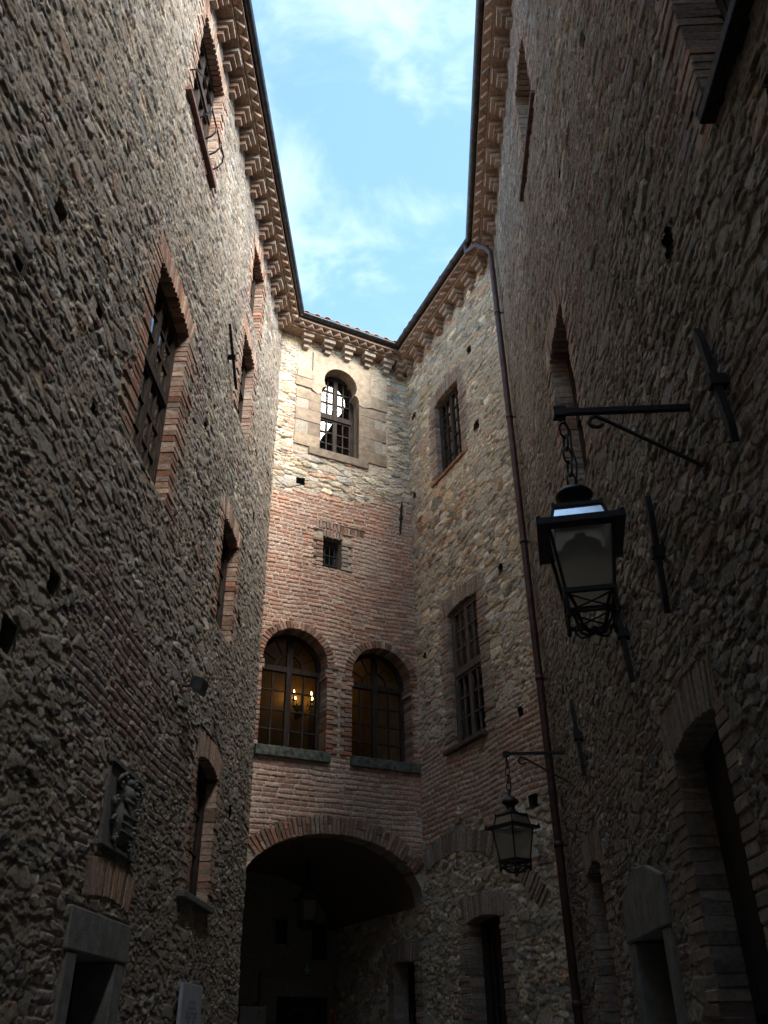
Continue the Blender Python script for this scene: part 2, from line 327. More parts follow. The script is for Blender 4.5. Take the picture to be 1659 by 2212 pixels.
def masonry(w, us, zs, cuts, flats, parent, seed, brickmask=None, sx=0.115, sy=0.052, relief=1.0, keep=None, warm=1.3, tone=(1, 1, 1), brickpale=0.25, smear=0.0, vivid=0.0, strings=0.0, warp=0.75, bricktint=(1, 1, 1)):
    """a wall of rubble and brick as one relief mesh; cuts are open polygons, flats are zones where separate pieces sit"""
    U, V = np.meshgrid(us, zs); U = U.astype(np.float64); V = V.astype(np.float64)
    wu = (fbm(U * 3.1, V * 3.1, seed + 50, 3) - 0.5) * 0.10 + (fbm(U * 11, V * 11, seed + 60, 3) - 0.5) * 0.030
    wv = (fbm(U * 2.3, V * 2.3, seed + 70, 3) - 0.5) * 0.10 + (fbm(U * 12, V * 14, seed + 80, 3) - 0.5) * 0.018
    A, B = U + wu * warp, V + wv * warp
    F1, F2, ID, DX, DY = cells(A, B, sx, sy, seed)
    G1, G2, IG, EX, EY = cells(A + 7, B + 3, sx * 2.1, sy * 2.1, seed + 100)
    S1, S2, IS, TX, TY = cells(A + 2, B + 5, sx * 0.58, sy * 0.6, seed + 300)
    def prof(f1, f2, idn, x, y, dome, e0=0.13):
        e = np.clip((f2 - f1) / e0, 0, 1); e = e * (2 - e)
        r2 = (idn * 7.13) % 1.0; r3 = (idn * 31.7) % 1.0
        return e * (dome * (0.25 + 0.75 * r2)) + e * (x * (r3 - 0.5) * 0.030 + y * (r2 - 0.70) * 0.034), e
    h, e = prof(F1, F2, ID, DX, DY, 0.040)
    hb, eb = prof(G1, G2, IG, EX, EY, 0.050, 0.26)
    hs, es = prof(S1, S2, IS, TX, TY, 0.030)
    sid = ID.copy()
    small = vn(U * 1.7, V * 1.7, seed + 400) > 0.56
    h = np.where(small, hs, h); e = np.where(small, es, e); sid = np.where(small, IS, sid)
    big = (((IG * 13.7) % 1.0) < 0.20) & (eb > 0.02)
    h = np.where(big, np.maximum(hb, h * 0.2), h); e = np.where(big, eb, e); sid = np.where(big, IG, sid)
    rough_ = fbm(U * 16, V * 24, seed + 200, 4, 0.65) - 0.5
    h = (h - 0.022) * relief + rough_ * 0.024 * relief + (fbm(U * 0.7, V * 0.7, seed + 210, 3) - 0.5) * 0.05
    # mortar smeared over part of the stones
    mort = np.clip(1 - sstep(0.12, 0.55, e), 0, 1)
    sm = sstep(0.48, 0.66, fbm(U * 6, V * 7, seed + 220, 4) + smear + (fbm(U * .8, V * .9, seed + 225, 3) - .5) * .5) * (0.8 - 0.25 * vivid)
    mort = np.maximum(mort, sm); h = h * (1 - 0.35 * sm)
    pal = (STONES + (STONES0 * 1.05 - STONES) * vivid) * np.array(tone)
    k = np.floor(((sid * 57.3) % 1.0) * len(pal)).astype(int)
    col = pal[k] * (0.50 + 1.02 * ((sid * 91.7) % 1.0))[..., None]
    mcol = MORTAR * (1 + 0.18 * vivid) * np.array(tone) * (0.85 + 0.3 * fbm(U * 9, V * 9, seed + 230, 3))[..., None]
    col = col * (1 - mort[..., None]) + mcol * mort[..., None]
    if brickmask is not None:
        BV = V + (fbm(U * 1.1, V * 1.1, seed + 320, 2) - 0.5) * 0.09 + (vn(U * 7, V * 7, seed + 325) - 0.5) * 0.014
        ch = 0.074; row = np.floor(BV / ch); BU = U + h2(row, row * 0 + 5, seed + 330) * 0.4 + (vn(U * 6, V * 30, seed + 335) - 0.5) * 0.02
        bl = 0.235; ci = np.floor(BU / bl); sp = h2(ci, row, seed + 340)          # some stretchers are broken into two headers
        fu = BU / bl - ci; fv = BV / ch - row
        two = sp > 0.62; sub = np.where(two & (fu > 0.5), 1.0, 0.0); fu2 = np.where(two, (fu * 2) % 1.0, fu); wl = np.where(two, bl / 2, bl)
        ed = np.minimum(np.minimum(fu2, 1 - fu2) * wl, np.minimum(fv, 1 - fv) * ch)
        eb2 = sstep(0.003, 0.014, ed + (vn(U * 40, V * 40, seed + 345) - 0.5) * 0.008)
        Uc = np.where(two, (ci + .25 + .5 * sub) * bl, (ci + .5) * bl) - h2(row, row * 0 + 5, seed + 330) * 0.4; Vc = (row + .5) * ch
        bm = brickmask(Uc, Vc) + (fbm(Uc * 4, Vc * 6, seed + 310, 4) - 0.5) * 0.9 + strings * sstep(.52, .66, fbm(Uc * .55, Vc * 4.5, seed + 315, 3)) * .42
        rr = h2(ci * 2 + sub, row, seed + 350); r4 = h2(ci * 2 + sub, row, seed + 360)
        hbr = eb2 * (0.010 + 0.016 * rr) + (fv - 0.5) * 0.006 * eb2 - 0.012 + rough_ * 0.012 + (fbm(U * 0.7, V * 0.7, seed + 210, 3) - 0.5) * 0.05
        bc = BRICKS[np.floor(r4 * len(BRICKS)).astype(int)] * (0.62 + 0.72 * rr)[..., None] * np.array((1.06, 1.06, 1.10))
        pale = sstep(0.45, 0.75, fbm(U * 1.6, V * 1.6, seed + 370, 4) + (rr - 0.5) * 0.3) * 0.8 + brickpale * 0.5
        bc = bc * (1 - pale[..., None] * 0.75) + np.array((0.41, 0.315, 0.26)) * (pale[..., None] * 0.75)
        bc = bc * np.array(tone) * np.array(bricktint)
        bc = bc * eb2[..., None] + np.array((0.35, 0.295, 0.24)) * (1 - eb2[..., None])
        t = sstep(0.49, 0.51, bm)
        h = h * (1 - t) + hbr * t; col = col * (1 - t[..., None]) + bc * t[..., None]
    for (a0, a1, b0, b1) in flats:
        m = (U > a0) & (U < a1) & (V > b0) & (V < b1)
        h = np.where(m, -0.008 + rough_ * 0.02, h); col = np.where(m[..., None], MORTAR * np.array(tone) * (0.75 + 0.5 * fbm(U * 12, V * 12, seed + 240, 3))[..., None], col)
    # rain streaks and soot, broad
    st = .6 * fbm(U * 1.3, V * 0.35, seed + 500, 4) + .4 * fbm(U * 5, V * .5, seed + 510, 3)
    col = col * (0.70 + 0.60 * st)[..., None] * warm
    P = wpa(w, np.stack([U.ravel(), V.ravel(), h.ravel()], 1)) - np.array(parent.location)
    ny, nx = U.shape
    cu = (us[:-1] + us[1:]) / 2; cz = (zs[:-1] + zs[1:]) / 2; CU, CZ = np.meshgrid(cu, cz)
    ok = np.ones(CU.shape, bool)
    for p in cuts: ok &= ~in_poly(CU, CZ, p)
    if keep is not None: ok &= keep(CU, CZ)
    j, i = np.nonzero(ok); a = j * nx + i
    q = np.stack([a, a + 1, a + nx + 1, a + nx], 1)
    if w == 'L': q = q[:, ::-1]
    me = bpy.data.meshes.new('wall'); nf = len(q)
    me.vertices.add(len(P)); me.vertices.foreach_set('co', P.astype(np.float32).ravel())
    me.loops.add(nf * 4); me.loops.foreach_set('vertex_index', q.astype(np.int32).ravel())
    me.polygons.add(nf); me.polygons.foreach_set('loop_start', (np.arange(nf) * 4).astype(np.int32))
    me.polygons.foreach_set('use_smooth', np.ones(nf, bool)); me.update(calc_edges=True)
    at = me.attributes.new('Col', 'FLOAT_COLOR', 'POINT')
    at.data.foreach_set('color', np.concatenate([col.reshape(-1, 3), np.ones((ny * nx, 1))], 1).astype(np.float32).ravel())
    me.materials.append(M_MASON)
    o = bpy.data.objects.new('wall', me); COL.objects.link(o); o.parent = parent
    return o

# ------------------------------------------------------------------ openings
def rect(u0, u1, z0, z1): return [(u0, z0), (u1, z0), (u1, z1), (u0, z1)]
def arch_pts(u0, u1, zs_, zt, k=24):
    c = (u0 + u1) / 2; a = (u1 - u0) / 2; b = zt - zs_
    return [(c + a * math.cos(math.pi * i / k), zs_ + b * math.sin(math.pi * i / k)) for i in range(k + 1)]     # from u1 over the top to u0
def seg_top(u0, u1, z1, rise, u):
    c = (u0 + u1) / 2; return z1 - rise * ((u - c) / ((u1 - u0) / 2)) ** 2
def brick_surround(w, u0, u1, z0, z1, win, rise=0.05, depth=0.24, lint=0.27, pale=0.25, jam=(0.13, 0.26), left=True, right=True, k=1.0, name='brick_surround', lintel=True):
    mb = MB(w); mort = MB(w)
    for side in (-1, 1):
        if (side < 0 and not left) or (side > 0 and not right): continue
        edge = u0 if side < 0 else u1; z = z0 - 0.02; r = 0
        while z < z1 - rise * 0.8:
            hgt = random.uniform(0.056, 0.066); ln = (jam[0] if r % 2 else jam[1]) + random.uniform(-0.015, 0.015)
            zc = z + hgt / 2
            mb.brick(edge + side * (ln / 2 - 0.0) + random.uniform(-0.005, 0.005), zc, ln, hgt, -depth, random.uniform(0.000, 0.016), random.uniform(-0.02, 0.02), brickcol(k, pale))
            z += hgt + 0.010; r += 1
        mort.box(min(edge + side * 0.005, edge + side * 0.24), max(edge + side * 0.005, edge + side * 0.24), z0 - 0.04, z1 + lint * 0.7, -depth + 0.01, -0.003)
    if lintel:
        a0, a1 = u0 - 0.11, u1 + 0.11; nb = int((a1 - a0) / 0.072)
        for i in range(nb):
            u = a0 + (i + 0.5) * (a1 - a0) / nb; t = (u - (u0 + u1) / 2) / ((u1 - u0) / 2)
            zb = seg_top(u0, u1, z1, rise, max(u0, min(u1, u)))
            L = lint + random.uniform(-0.012, 0.012)
            mb.brick(u + t * 0.02, zb + L / 2, 0.058, L, -depth, random.uniform(0.002, 0.016), -t * 0.22, brickcol(k, pale))
        mort.box(u0 - 0.1, u1 + 0.1, z1 + 0.012, z1 + lint - 0.02, -depth + 0.01, -0.006)
    o = mb.build(name, M_BRICK, win)
    mort.build('mortar_bed', M_MORTAR, win)
    return o
def glazed_frame(mb, u0, u1, z0, z1, n, cols=2, rows=3, leaf=2, transom=None, fr=0.055, bar=0.022, d=0.06, toprows=None):
    """outer frame, leaves with stiles, glazing bars and a transom, all standing on the plane n"""
    mb.box(u0, u0 + fr, z0, z1, n - d, n); mb.box(u1 - fr, u1, z0, z1, n - d, n)
    mb.box(u0 + fr, u1 - fr, z0, z0 + fr, n - d, n - 0.002); mb.box(u0 + fr, u1 - fr, z1 - fr, z1, n - d, n - 0.002)
    zones = [(z0 + fr, z1 - fr, rows)]
    if transom:
        mb.box(u0 + fr - 0.002, u1 - fr + 0.002, transom - 0.045, transom + 0.045, n - d, n + 0.015)
        zones = [(z0 + fr, transom - 0.045, rows), (transom + 0.045, z1 - fr, toprows or rows)]
    lw = (u1 - u0 - 2 * fr) / leaf
    for (a, b, rw) in zones:
        for q in range(leaf):
            p0 = u0 + fr + q * lw; p1 = p0 + lw; st = 0.042
            mb.box(p0, p0 + st, a, b, n - d * 0.8, n - 0.008); mb.box(p1 - st, p1, a, b, n - d * 0.8, n - 0.008)
            mb.box(p0 + st, p1 - st, a, a + st, n - d * 0.8, n - 0.010); mb.box(p0 + st, p1 - st, b - st, b, n - d * 0.8, n - 0.010)
            x0, x1, y0, y1 = p0 + st, p1 - st, a + st, b - st
            for i in range(1, cols): c = x0 + (x1 - x0) * i / cols; mb.box(c - bar / 2, c + bar / 2, y0, y1, n - d * 0.7, n - 0.014)
            for i in range(1, rw): c = y0 + (y1 - y0) * i / rw; mb.box(x0, x1, c - bar / 2, c + bar / 2, n - d * 0.7, n - 0.017)
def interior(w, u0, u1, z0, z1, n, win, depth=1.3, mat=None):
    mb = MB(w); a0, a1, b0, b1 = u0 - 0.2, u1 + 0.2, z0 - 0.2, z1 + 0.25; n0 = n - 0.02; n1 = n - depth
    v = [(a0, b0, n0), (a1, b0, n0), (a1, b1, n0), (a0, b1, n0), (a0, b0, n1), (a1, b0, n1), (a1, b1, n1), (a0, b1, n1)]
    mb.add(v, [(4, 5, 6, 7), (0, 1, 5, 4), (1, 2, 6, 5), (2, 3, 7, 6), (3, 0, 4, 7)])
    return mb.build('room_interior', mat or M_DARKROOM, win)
def rect_window(root, w, u0, u1, z0, z1, cols=2, rows=3, leaf=2, transom=None, n=-0.20, rise=0.05, pale=0.25, sill=None, sillmat=None, wood=None, toprows=None,
                lint=0.27, left=True, right=True, k=1.0, name='window', jam=(0.13, 0.26), label=None):
    fr = MB(w); glazed_frame(fr, u0 + 0.008, u1 - 0.008, z0 + 0.005, z1 - 0.005, n, cols, rows, leaf, transom, toprows=toprows)
    win = fr.build(name, wood or M_WOOD, root, label=label)
    p = MB(w); p.add([(u0 + 0.06, z0 + 0.06, n - 0.035), (u1 - 0.06, z0 + 0.06, n - 0.035), (u1 - 0.06, z1 - 0.06, n - 0.035), (u0 + 0.06, z1 - 0.06, n - 0.035)], [(0, 1, 2, 3)])
    p.build('pane', M_GLASS, win)
    brick_surround(w, u0, u1, z0, z1, win, rise, pale=pale, lint=lint, left=left, right=right, k=k, jam=jam)
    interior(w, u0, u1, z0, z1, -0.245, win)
    if sill:
        a0, a1, th, pr = sill; s = MB(w); s.box(a0, a1, z0 - th, z0 + 0.004, -0.22, pr); o = s.build('sill', sillmat or M_TILE, win)
        bv = o.modifiers.new('bevel', 'BEVEL'); bv.width = 0.008; bv.segments = 2
    return win
def flats_for(u0, u1, z0, z1, lint=0.27): return [(u0 - 0.20, u1 + 0.20, z0 - 0.05, z1 + 0.02), (u0 - 0.10, u1 + 0.10, z1, z1 + lint - 0.01)]
def putlog(root, w, u, z, s=0.13, h=0.13):
    """a square scaffolding hole left in the masonry"""
    mb = MB(w); a = s / 2 + .025; b = h / 2 + .025; n0, n1 = -0.03, -0.45
    j = lambda: random.uniform(-0.015, 0.015)
    v = [(u - a + j(), z - b + j(), n0), (u + a + j(), z - b + j(), n0), (u + a + j(), z + b + j(), n0), (u - a + j(), z + b + j(), n0)] + [(u - a, z - b, n1), (u + a, z - b, n1), (u + a, z + b, n1), (u - a, z + b, n1)]
    mb.add(v, [(4, 5, 6, 7), (0, 1, 5, 4), (1, 2, 6, 5), (2, 3, 7, 6), (3, 0, 4, 7)], (0.17, 0.145, 0.115))
    mb.build('putlog_hole', M_BRICK, root)
    a -= .025; b -= .025; return [(u - a + j(), z - b + j()), (u + j(), z - b + j()), (u + a + j(), z - b + j()), (u + a + j(), z + j()), (u + a + j(), z + b + j()), (u - a * .2 + j(), z + b + j() + .01), (u - a + j(), z + b + j())]
def anchor(root, w, p0, p1, wd=0.05, label=None):
    """a wrought tie anchor: a pointed flat bar with a collar at its middle"""
    mb = MB(w); (a, b), (c, d) = p0, p1; L = math.hypot(c - a, d - b); ang = math.atan2(d - b, c - a); n = 0.055
    cs, sn = math.cos(ang), math.sin(ang)
    def T(x, y): return ((a + c) / 2 + x * cs - y * sn, (b + d) / 2 + x * sn + y * cs)
    h = L / 2; e = wd / 2
    prof = [(-h, -e * 0.25), (-h + 0.12, -e), (-0.03, -e * 0.8), (h - 0.10, -e * 0.9), (h, -e * 0.2), (h, e * 0.2), (h - 0.10, e * 0.9), (-0.03, e * 0.8), (-h + 0.12, e), (-h, e * 0.25)]
    mb.quad_prism([T(x, y) for x, y in prof], n - 0.018, n + 0.018)
    mb.quad_prism([T(x, y) for x, y in [(-0.035, -e * 1.15), (0.035, -e * 1.15), (0.035, e * 1.15), (-0.035, e * 1.15)]], -0.1, n + 0.035)
    return mb.build('tie_anchor', M_RUST, root)

# ------------------------------------------------------------------ eaves: corbels, slabs, saw-tooth course, gutter
corbel_mesh = {}
def corbel_me(v):
    if v in corbel_mesh: return corbel_mesh[v]
    mb = MB(); st = random.getstate(); random.seed(40 + v)
    for (hw, pr, za, zb) in ((0.058, 0.085, 0.0, 0.088), (0.085, 0.145, 0.096, 0.178), (0.115, 0.20, 0.186, 0.272)):
        a = random.uniform(-0.008, 0.008); q = random.uniform(-0.008, 0.008); t = random.uniform(-0.03, 0.03)
        c = brickcol(1.0, 0.62); b = hw; z0, z1 = za, zb
        pts = []
        for z in (z0, z1):
            for (x, y) in ((-b, -0.06), (b, -0.06), (b, pr + q), (-b, pr + q)): pts.append((x + a + random.uniform(-.004, .004), y + random.uniform(-.004, .004), z + t * x * 0.5))
        mb.add(pts, [(3, 2, 1, 0), (4, 5, 6, 7), (0, 1, 5, 4), (1, 2, 6, 5), (2, 3, 7, 6), (3, 0, 4, 7)], c)
    random.setstate(st)
    o = mb.build('corbel', M_BRICK); me = o.data; bpy.data.objects.remove(o); corbel_mesh[v] = me
    return me
ZC = 13.09
def eaves(root, w, length, us_corb, m0, m1):
    """m0, m1: how the runs shorten per metre of projection at each end so that neighbours mitre"""
    cor = MB(w)
    def band(n0, n1, z0, z1, col):
        seg = max(1, int(length / 0.5))
        a0, a1 = m0 * n1, length - m1 * n1; b0, b1 = m0 * n0, length - m1 * n0
        v = []
        for i in range(seg + 1):
            t = i / seg; jz = random.uniform(-0.004, 0.004)
            v += [(b0 + (b1 - b0) * t, z0 + jz, n0), (a0 + (a1 - a0) * t, z0 + jz, n1 + jz), (a0 + (a1 - a0) * t, z1 + jz, n1 + jz), (b0 + (b1 - b0) * t, z1 + jz, n0)]
        f = []
        for i in range(seg):
            for k in range(4): f.append((i * 4 + k, i * 4 + (k + 1) % 4, i * 4 + 4 + (k + 1) % 4, i * 4 + 4 + k))
        f += [(3, 2, 1, 0), tuple(seg * 4 + k for k in range(4))]
        cs = np.array([np.array(col) * random.uniform(0.85, 1.1) for _ in range(seg + 1)]).repeat(4, 0)
        cor.add(v, f, cs)
    tile = (0.36, 0.245, 0.175)
    band(-0.1, 0.225, ZC + 0.275, ZC + 0.315, tile)
    band(-0.1, 0.245, ZC + 0.318, ZC + 0.385, (0.34, 0.24, 0.175))
    band(-0.1, 0.345, ZC + 0.388, ZC + 0.43, (0.40, 0.27, 0.20))
    band(-0.1, 0.30, ZC + 0.433, ZC + 0.50, (0.42, 0.30, 0.22))
    u = 0.12 + m0 * 0.3
    while u < length - 0.1 - m1 * 0.3:                                       # bricks set cornerwise between the two slabs
        if -3 < u < 9:
            r = 0.093; c = np.array(brickcol(1.0, 0.55)); z0, z1 = ZC + 0.316, ZC + 0.387; nn = 0.243; j = random.uniform(-0.006, 0.006)
            cor.add([(u - r, z0, nn), (u + r, z0, nn), (u + j, z0, nn + r + j), (u - r, z1, nn), (u + r, z1, nn), (u + j, z1, nn + r + j)], [(2, 1, 0), (3, 4, 5), (1, 2, 5, 4), (2, 0, 3, 5)], c)
        u += 0.19
    cornice = cor.build('cornice', M_BRICK, root)
    o, d, nn = WALLS[w]; root_l = np.array(root.location)
    for i, uc in enumerate(us_corb):
        c = bpy.data.objects.new('corbel', corbel_me(random.randrange(6))); COL.objects.link(c); c.parent = cornice
        p = wp(w, uc + random.uniform(-0.012, 0.012), ZC, 0) - root_l; c.location = tuple(p); c.rotation_euler = (random.uniform(-.04, .02), random.uniform(-.03, .03), math.atan2(-nn[0], nn[1]) + random.uniform(-.05, .05)); c.scale = (random.uniform(.92, 1.06), random.uniform(.92, 1.05), 1)
    # half round gutter
    g = MB(w); rr = 0.062; gc, gz = 0.45 - rr, EAVE + 0.0; K = 10; V = []; F = []
    for (t, mm_) in ((0, m0), (1, m1)):
        for lay in (rr, rr - 0.006):
            for i in range(K + 1):
                an = math.pi + math.pi * i / K; n_ = gc + lay * math.cos(an); z_ = gz + lay * math.sin(an)
                V.append((m0 * n_ if t == 0 else length - m1 * n_, z_, n_))
    H_ = 2 * (K + 1)
    for lay in (0, 1):
        for i in range(K):
            b = lay * (K + 1) + i; F.append((b, b + 1, H_ + b + 1, H_ + b))
    F += [(0, K + 1, H_ + K + 1, H_), (K, 2 * K + 1, H_ + 2 * K + 1, H_ + K)]
    g.add(V, F)
    for un in np.arange(0.7, length - 0.3, 1.6):                             # brackets and joints
        pass
    g.tube([(m0 * 0.45, gz + 0.003, 0.45 - 0.004), (length - m1 * 0.45, gz + 0.003, 0.45 - 0.004)], 0.009, 6)
    g.build('gutter', M_ZINC, root, smooth=True)
    # roof: boarding and rows of half round tiles whose ends look out over the gutter
    rf = MB(w); sl_ = 0.36
    rf.add([(m0 * 0.36, gz + 0.02, 0.36), (length - m1 * 0.36, gz + 0.02, 0.36), (length + m1 * 4, gz + 0.02 + sl_ * 4.36, -4), (-m0 * 4, gz + 0.02 + sl_ * 4.36, -4),
            (m0 * 0.36, gz - 0.03, 0.36), (length - m1 * 0.36, gz - 0.03, 0.36), (length + m1 * 4, gz - 0.03 + sl_ * 4.36, -4), (-m0 * 4, gz - 0.03 + sl_ * 4.36, -4)],
           [(0, 1, 2, 3), (7, 6, 5, 4), (0, 4, 5, 1)])
    roof = rf.build('roof', M_TILE, root)
    if w in 'CA':
        tl = MB(w); u = 0.35
        while u < length - 0.3:
            K2 = 6; V = []; F = []
            for s_ in range(4):
                n_ = 0.40 - s_ * 0.38 + random.uniform(-0.02, 0.02); zz = gz + 0.035 + sl_ * (0.40 - n_) + random.uniform(-0.006, 0.006)
                b0 = len(V)
                for e_ in (0, 1):
                    for lay in (0.085, 0.07):
                        for i in range(K2 + 1):
                            an = math.pi * i / K2; V.append((u + lay * (1 - 0.15 * e_) * math.cos(an), zz + sl_ * 0.42 * e_ + lay * math.sin(an), n_ - 0.42 * e_))
                q = K2 + 1
                for i in range(K2):
                    F += [(b0 + i, b0 + i + 1, b0 + 2 * q + i + 1, b0 + 2 * q + i), (b0 + q + i, b0 + q + i + 1, b0 + 3 * q + i + 1, b0 + 3 * q + i), (b0 + i, b0 + i + 1, b0 + q + i + 1, b0 + q + i)]
            tl.add(V, F); u += 0.215
        tl.build('tiles', M_TILE, roof)
    return cornice

# ================================================================== setting
g = MB(); g.add([(-400, -400, 0), (400, -400, 0), (400, 400, 0), (-400, 400, 0)], [(0, 1, 2, 3)])
gr = g.build('ground', M_COBBLE); gr['kind'] = 'structure'

# ================================================================== left wing
left = empty('castle_wing', W1, 'long rubble wing on the left with brick-framed windows, carved arms and one tie anchor', 'building', 'castle buildings round the courtyard')
cutsL, flatsL = [], []
def lw(*a, **k):
    u0, u1, z0, z1 = a[:4]; k.setdefault('n', -0.12); cutsL.append(rect(u0 - 0.01, u1 + 0.01, z0 - 0.01, z1)); flatsL.extend(flats_for(*a[:4]))
    return rect_window(left, 'L', *a, **k)
wt_ = lw(5.30, 6.40, 10.80, 12.75, transom=12.0, rows=2, sillmat=M_SILLB, sill=(5.30, 6.62, 0.07, 0.075), pale=0.35)
rail = MB('L')
rail.tube([(6.60, 11.14, -.02), (6.60, 11.14, .09), (6.52, 11.12, .16), (5.45, 11.16, .16), (5.37, 11.14, .13), (5.37, 11.05, .08), (5.37, 10.98, -.02)], .011, 6)
for u_ in (6.14, 5.86, 5.64): rail.tube([(u_, 11.13, .16), (u_, 11.05, .16), (u_, 10.97, .11), (u_, 10.92, .03), (u_, 10.92, -.12)], .012, 6)
rail.build('flower_rail', M_IRON, wt_)
lw(1.98, 2.78, 11.30, 12.66, leaf=1, cols=2, rows=3, pale=0.2)
lw(5.30, 6.40, 6.06, 8.28, transom=7.25, rows=3, toprows=3, pale=0.12, jam=(0.2, 0.38))
lw(2.08, 2.88, 9.14, 10.64, leaf=2, cols=1, rows=3, transom=9.95, pale=0.35)
lw(2.10, 2.98, 5.95, 7.40, leaf=2, cols=1, rows=3, pale=0.15)
lw(2.10, 3.06, 2.88, 4.33, rise=0.09, leaf=1, cols=2, rows=3, pale=0.3, sill=(2.0, 3.35, 0.06, 0.07), sillmat=M_STONE)
# doorway with plain stone jambs and a deep lintel
du0, du1, dz1 = 4.95, 5.78, 2.15
cutsL.append(rect(du0 - 0.01, du1 + 0.01, -0.1, dz1)); flatsL.append((4.70, 6.02, -0.1, 2.44))
dl = MB('L'); dl.box(du0, du1, 0.0, dz1, -0.33, -0.28); dl.box(5.34, 5.38, 0.0, dz1, -0.28, -0.265)
door = dl.build('door', M_DARKWOOD, left)
ds = MB('L'); cst = (0.19, 0.185, 0.17)
ds.box(4.68, 6.02, dz1, 2.42, -0.3, 0.02, cst); ds.box(4.72, du0, 0, dz1 - 0.004, -0.3, 0.012, cst); ds.box(du1, 5.98, 0, dz1 - 0.004, -0.3, 0.012, cst)
o_ = ds.build('stone_surround', M_SANDST, door); bv = o_.modifiers.new('b', 'BEVEL'); bv.width = 0.012; bv.segments = 2
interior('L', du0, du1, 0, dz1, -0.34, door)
# flat relieving arch of bricks above the doorway
ra = MB('L')
for i in range(17):
    u_ = 4.78 + i * 0.062; t_ = (u_ - 5.28) / 0.5
    ra.brick(u_, 2.68 - 0.05 * t_ * t_, 0.05, 0.26, -0.06, random.uniform(0.004, 0.014), -t_ * 0.16, brickcol(0.9, 0.35))
ra.build('relieving_arch', M_BRICK, left); flatsL.append((4.75, 5.85, 2.53, 2.80))
for (u_, z_, s_, h_) in ((8.30, 6.60, 0.17, 0.17), (8.60, 5.72, 0.16, 0.15), (7.42, 6.50, 0.14, 0.16), (7.17, 5.74, 0.10, 0.12), (7.22, 4.22, 0.17, 0.17), (7.66, 3.66, 0.22, 0.20),
                         (4.30, 7.79, 0.10, 0.12), (1.69, 6.50, 0.13, 0.13), (1.29, 4.06, 0.12, 0.16), (1.2, 8.4, 0.12, 0.14), (7.05, 12.55, 0.13, 0.16)):
    cutsL.append(putlog(left, 'L', u_, z_, s_, h_))
flatsL.append((4.86, 5.70, 2.88, 3.49))
def bmL(U, V):
    m = np.zeros(U.shape)
    def blob(u, z, ru, rz, s): return s * np.exp(-((U - u) / ru) ** 2 - ((V - z) / rz) ** 2)
    for (u, z, ru, rz, s) in ((4.6, 8.0, 0.28, 1.0, .55), (5.85, 6.9, 1.1, 1.6, .28), (5.2, 3.9, 1.6, .35, .6), (6.2, 3.2, .4, .8, .5), (6.3, 4.5, 1.2, .3, .45), (6.25, 1.8, .25, .8, .5),
                              (5.85, 10.7, 1.1, .5, .45), (5.85, 12.0, 1.0, 1.4, .4), (2.5, 6.6, .9, 1.2, .3), (2.5, 9.9, .9, 1.2, .35), (2.4, 12, .8, 1.3, .45), (3.6, 11.0, .8, .5, .3), (3.9, 3.6, 1.2, .6, .35), (0.7, 11.5, .5, 1.2, .3)): m += blob(u, z, ru, rz, s)
    return m
usL = np.concatenate([graded(-0.06, 12.2, lambda u: min(0.020, max(0.010, 0.0021 * math.hypot(2.2, 12.2 - u)))), np.arange(12.3, 17.6, 0.1)])
zsL = graded(0, 13.5, lambda z: min(0.018, max(0.0085, 0.0017 * math.hypot(5.0, z - 1.6))))
masonry('L', usL, zsL, cutsL, flatsL, left, 3, bmL, strings=.75, brickpale=1.0, relief=0.62, smear=.05, bricktint=(.72, .84, .95), tone=(0.70, 0.69, 0.715))
anchor(left, 'L', (3.93, 9.75), (3.25, 9.19), 0.035)
eaves(left, 'L', 17.4, [0.42 + 0.42 * i for i in range(19)], 0.60, 0.0)

# ================================================================== end block: brick front with the archway, and the slanting rubble front
end = empty('castle_end_block', W2, 'end block with red brick front, trefoil window, twin arched windows and dark archway', 'building', 'castle buildings round the courtyard')
cutsC, flatsC, cutsA, flatsA = [], [], [], []
# --- trefoil window
TR = [(0.85, 10.82), (1.64, 10.82), (1.64, 12.10), (1.635, 12.19), (1.61, 12.26), (1.575, 12.29), (1.548, 12.295), (1.548, 12.33), (1.575, 12.345)]
for i in range(0, 15):
    a = R_(-20 + i * 220 / 14); TR.append((1.245 + 0.345 * math.cos(a), 12.47 + 0.36 * math.sin(a)))
TR += [(0.915, 12.345), (0.942, 12.33), (0.942, 12.295), (0.915, 12.29), (0.88, 12.26), (0.855, 12.19), (0.85, 12.10)]
cutsC.append(TR); flatsC.append((0.34, 2.26, 10.64, 13.15))
fr = MB('C'); glazed_frame(fr, 0.86, 1.63, 10.83, 12.80, -0.22, 2, 3, 2, transom=11.78, fr=0.05, toprows=3)
wtr = fr.build('window', M_WOOD, end)
p = MB('C'); p.add([(0.9, 10.87, -0.255), (1.6, 10.87, -0.255), (1.6, 12.8, -0.255), (0.9, 12.8, -0.255)], [(0, 1, 2, 3)]); p.build('pane', M_GLASS, wtr)
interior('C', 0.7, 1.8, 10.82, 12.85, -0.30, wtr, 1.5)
ts = MB('C'); SS = np.array((0.40, 0.31, 0.225))
outer = []
top = [q for q in TR if q[1] >= 12.09]
cu_, cz_ = 1.245, 12.3
for (a, b) in top:                                       # outer edge of the tympanum slab, hit by a ray from the middle
    dx_, dz_ = a - cu_, b - cz_; t = 9
    for (lim, comp) in ((0.66, dx_), (1.90, dx_)):
        if (lim - cu_) * comp > 0: t = min(t, (lim - cu_) / comp)
    if dz_ > 0: t = min(t, (13.1 - cz_) / dz_)
    if dz_ < 0: t = min(t, (12.06 - cz_) / dz_ if abs(dz_) > 0.02 else t)
    outer.append((cu_ + dx_ * t, cz_ + dz_ * t))
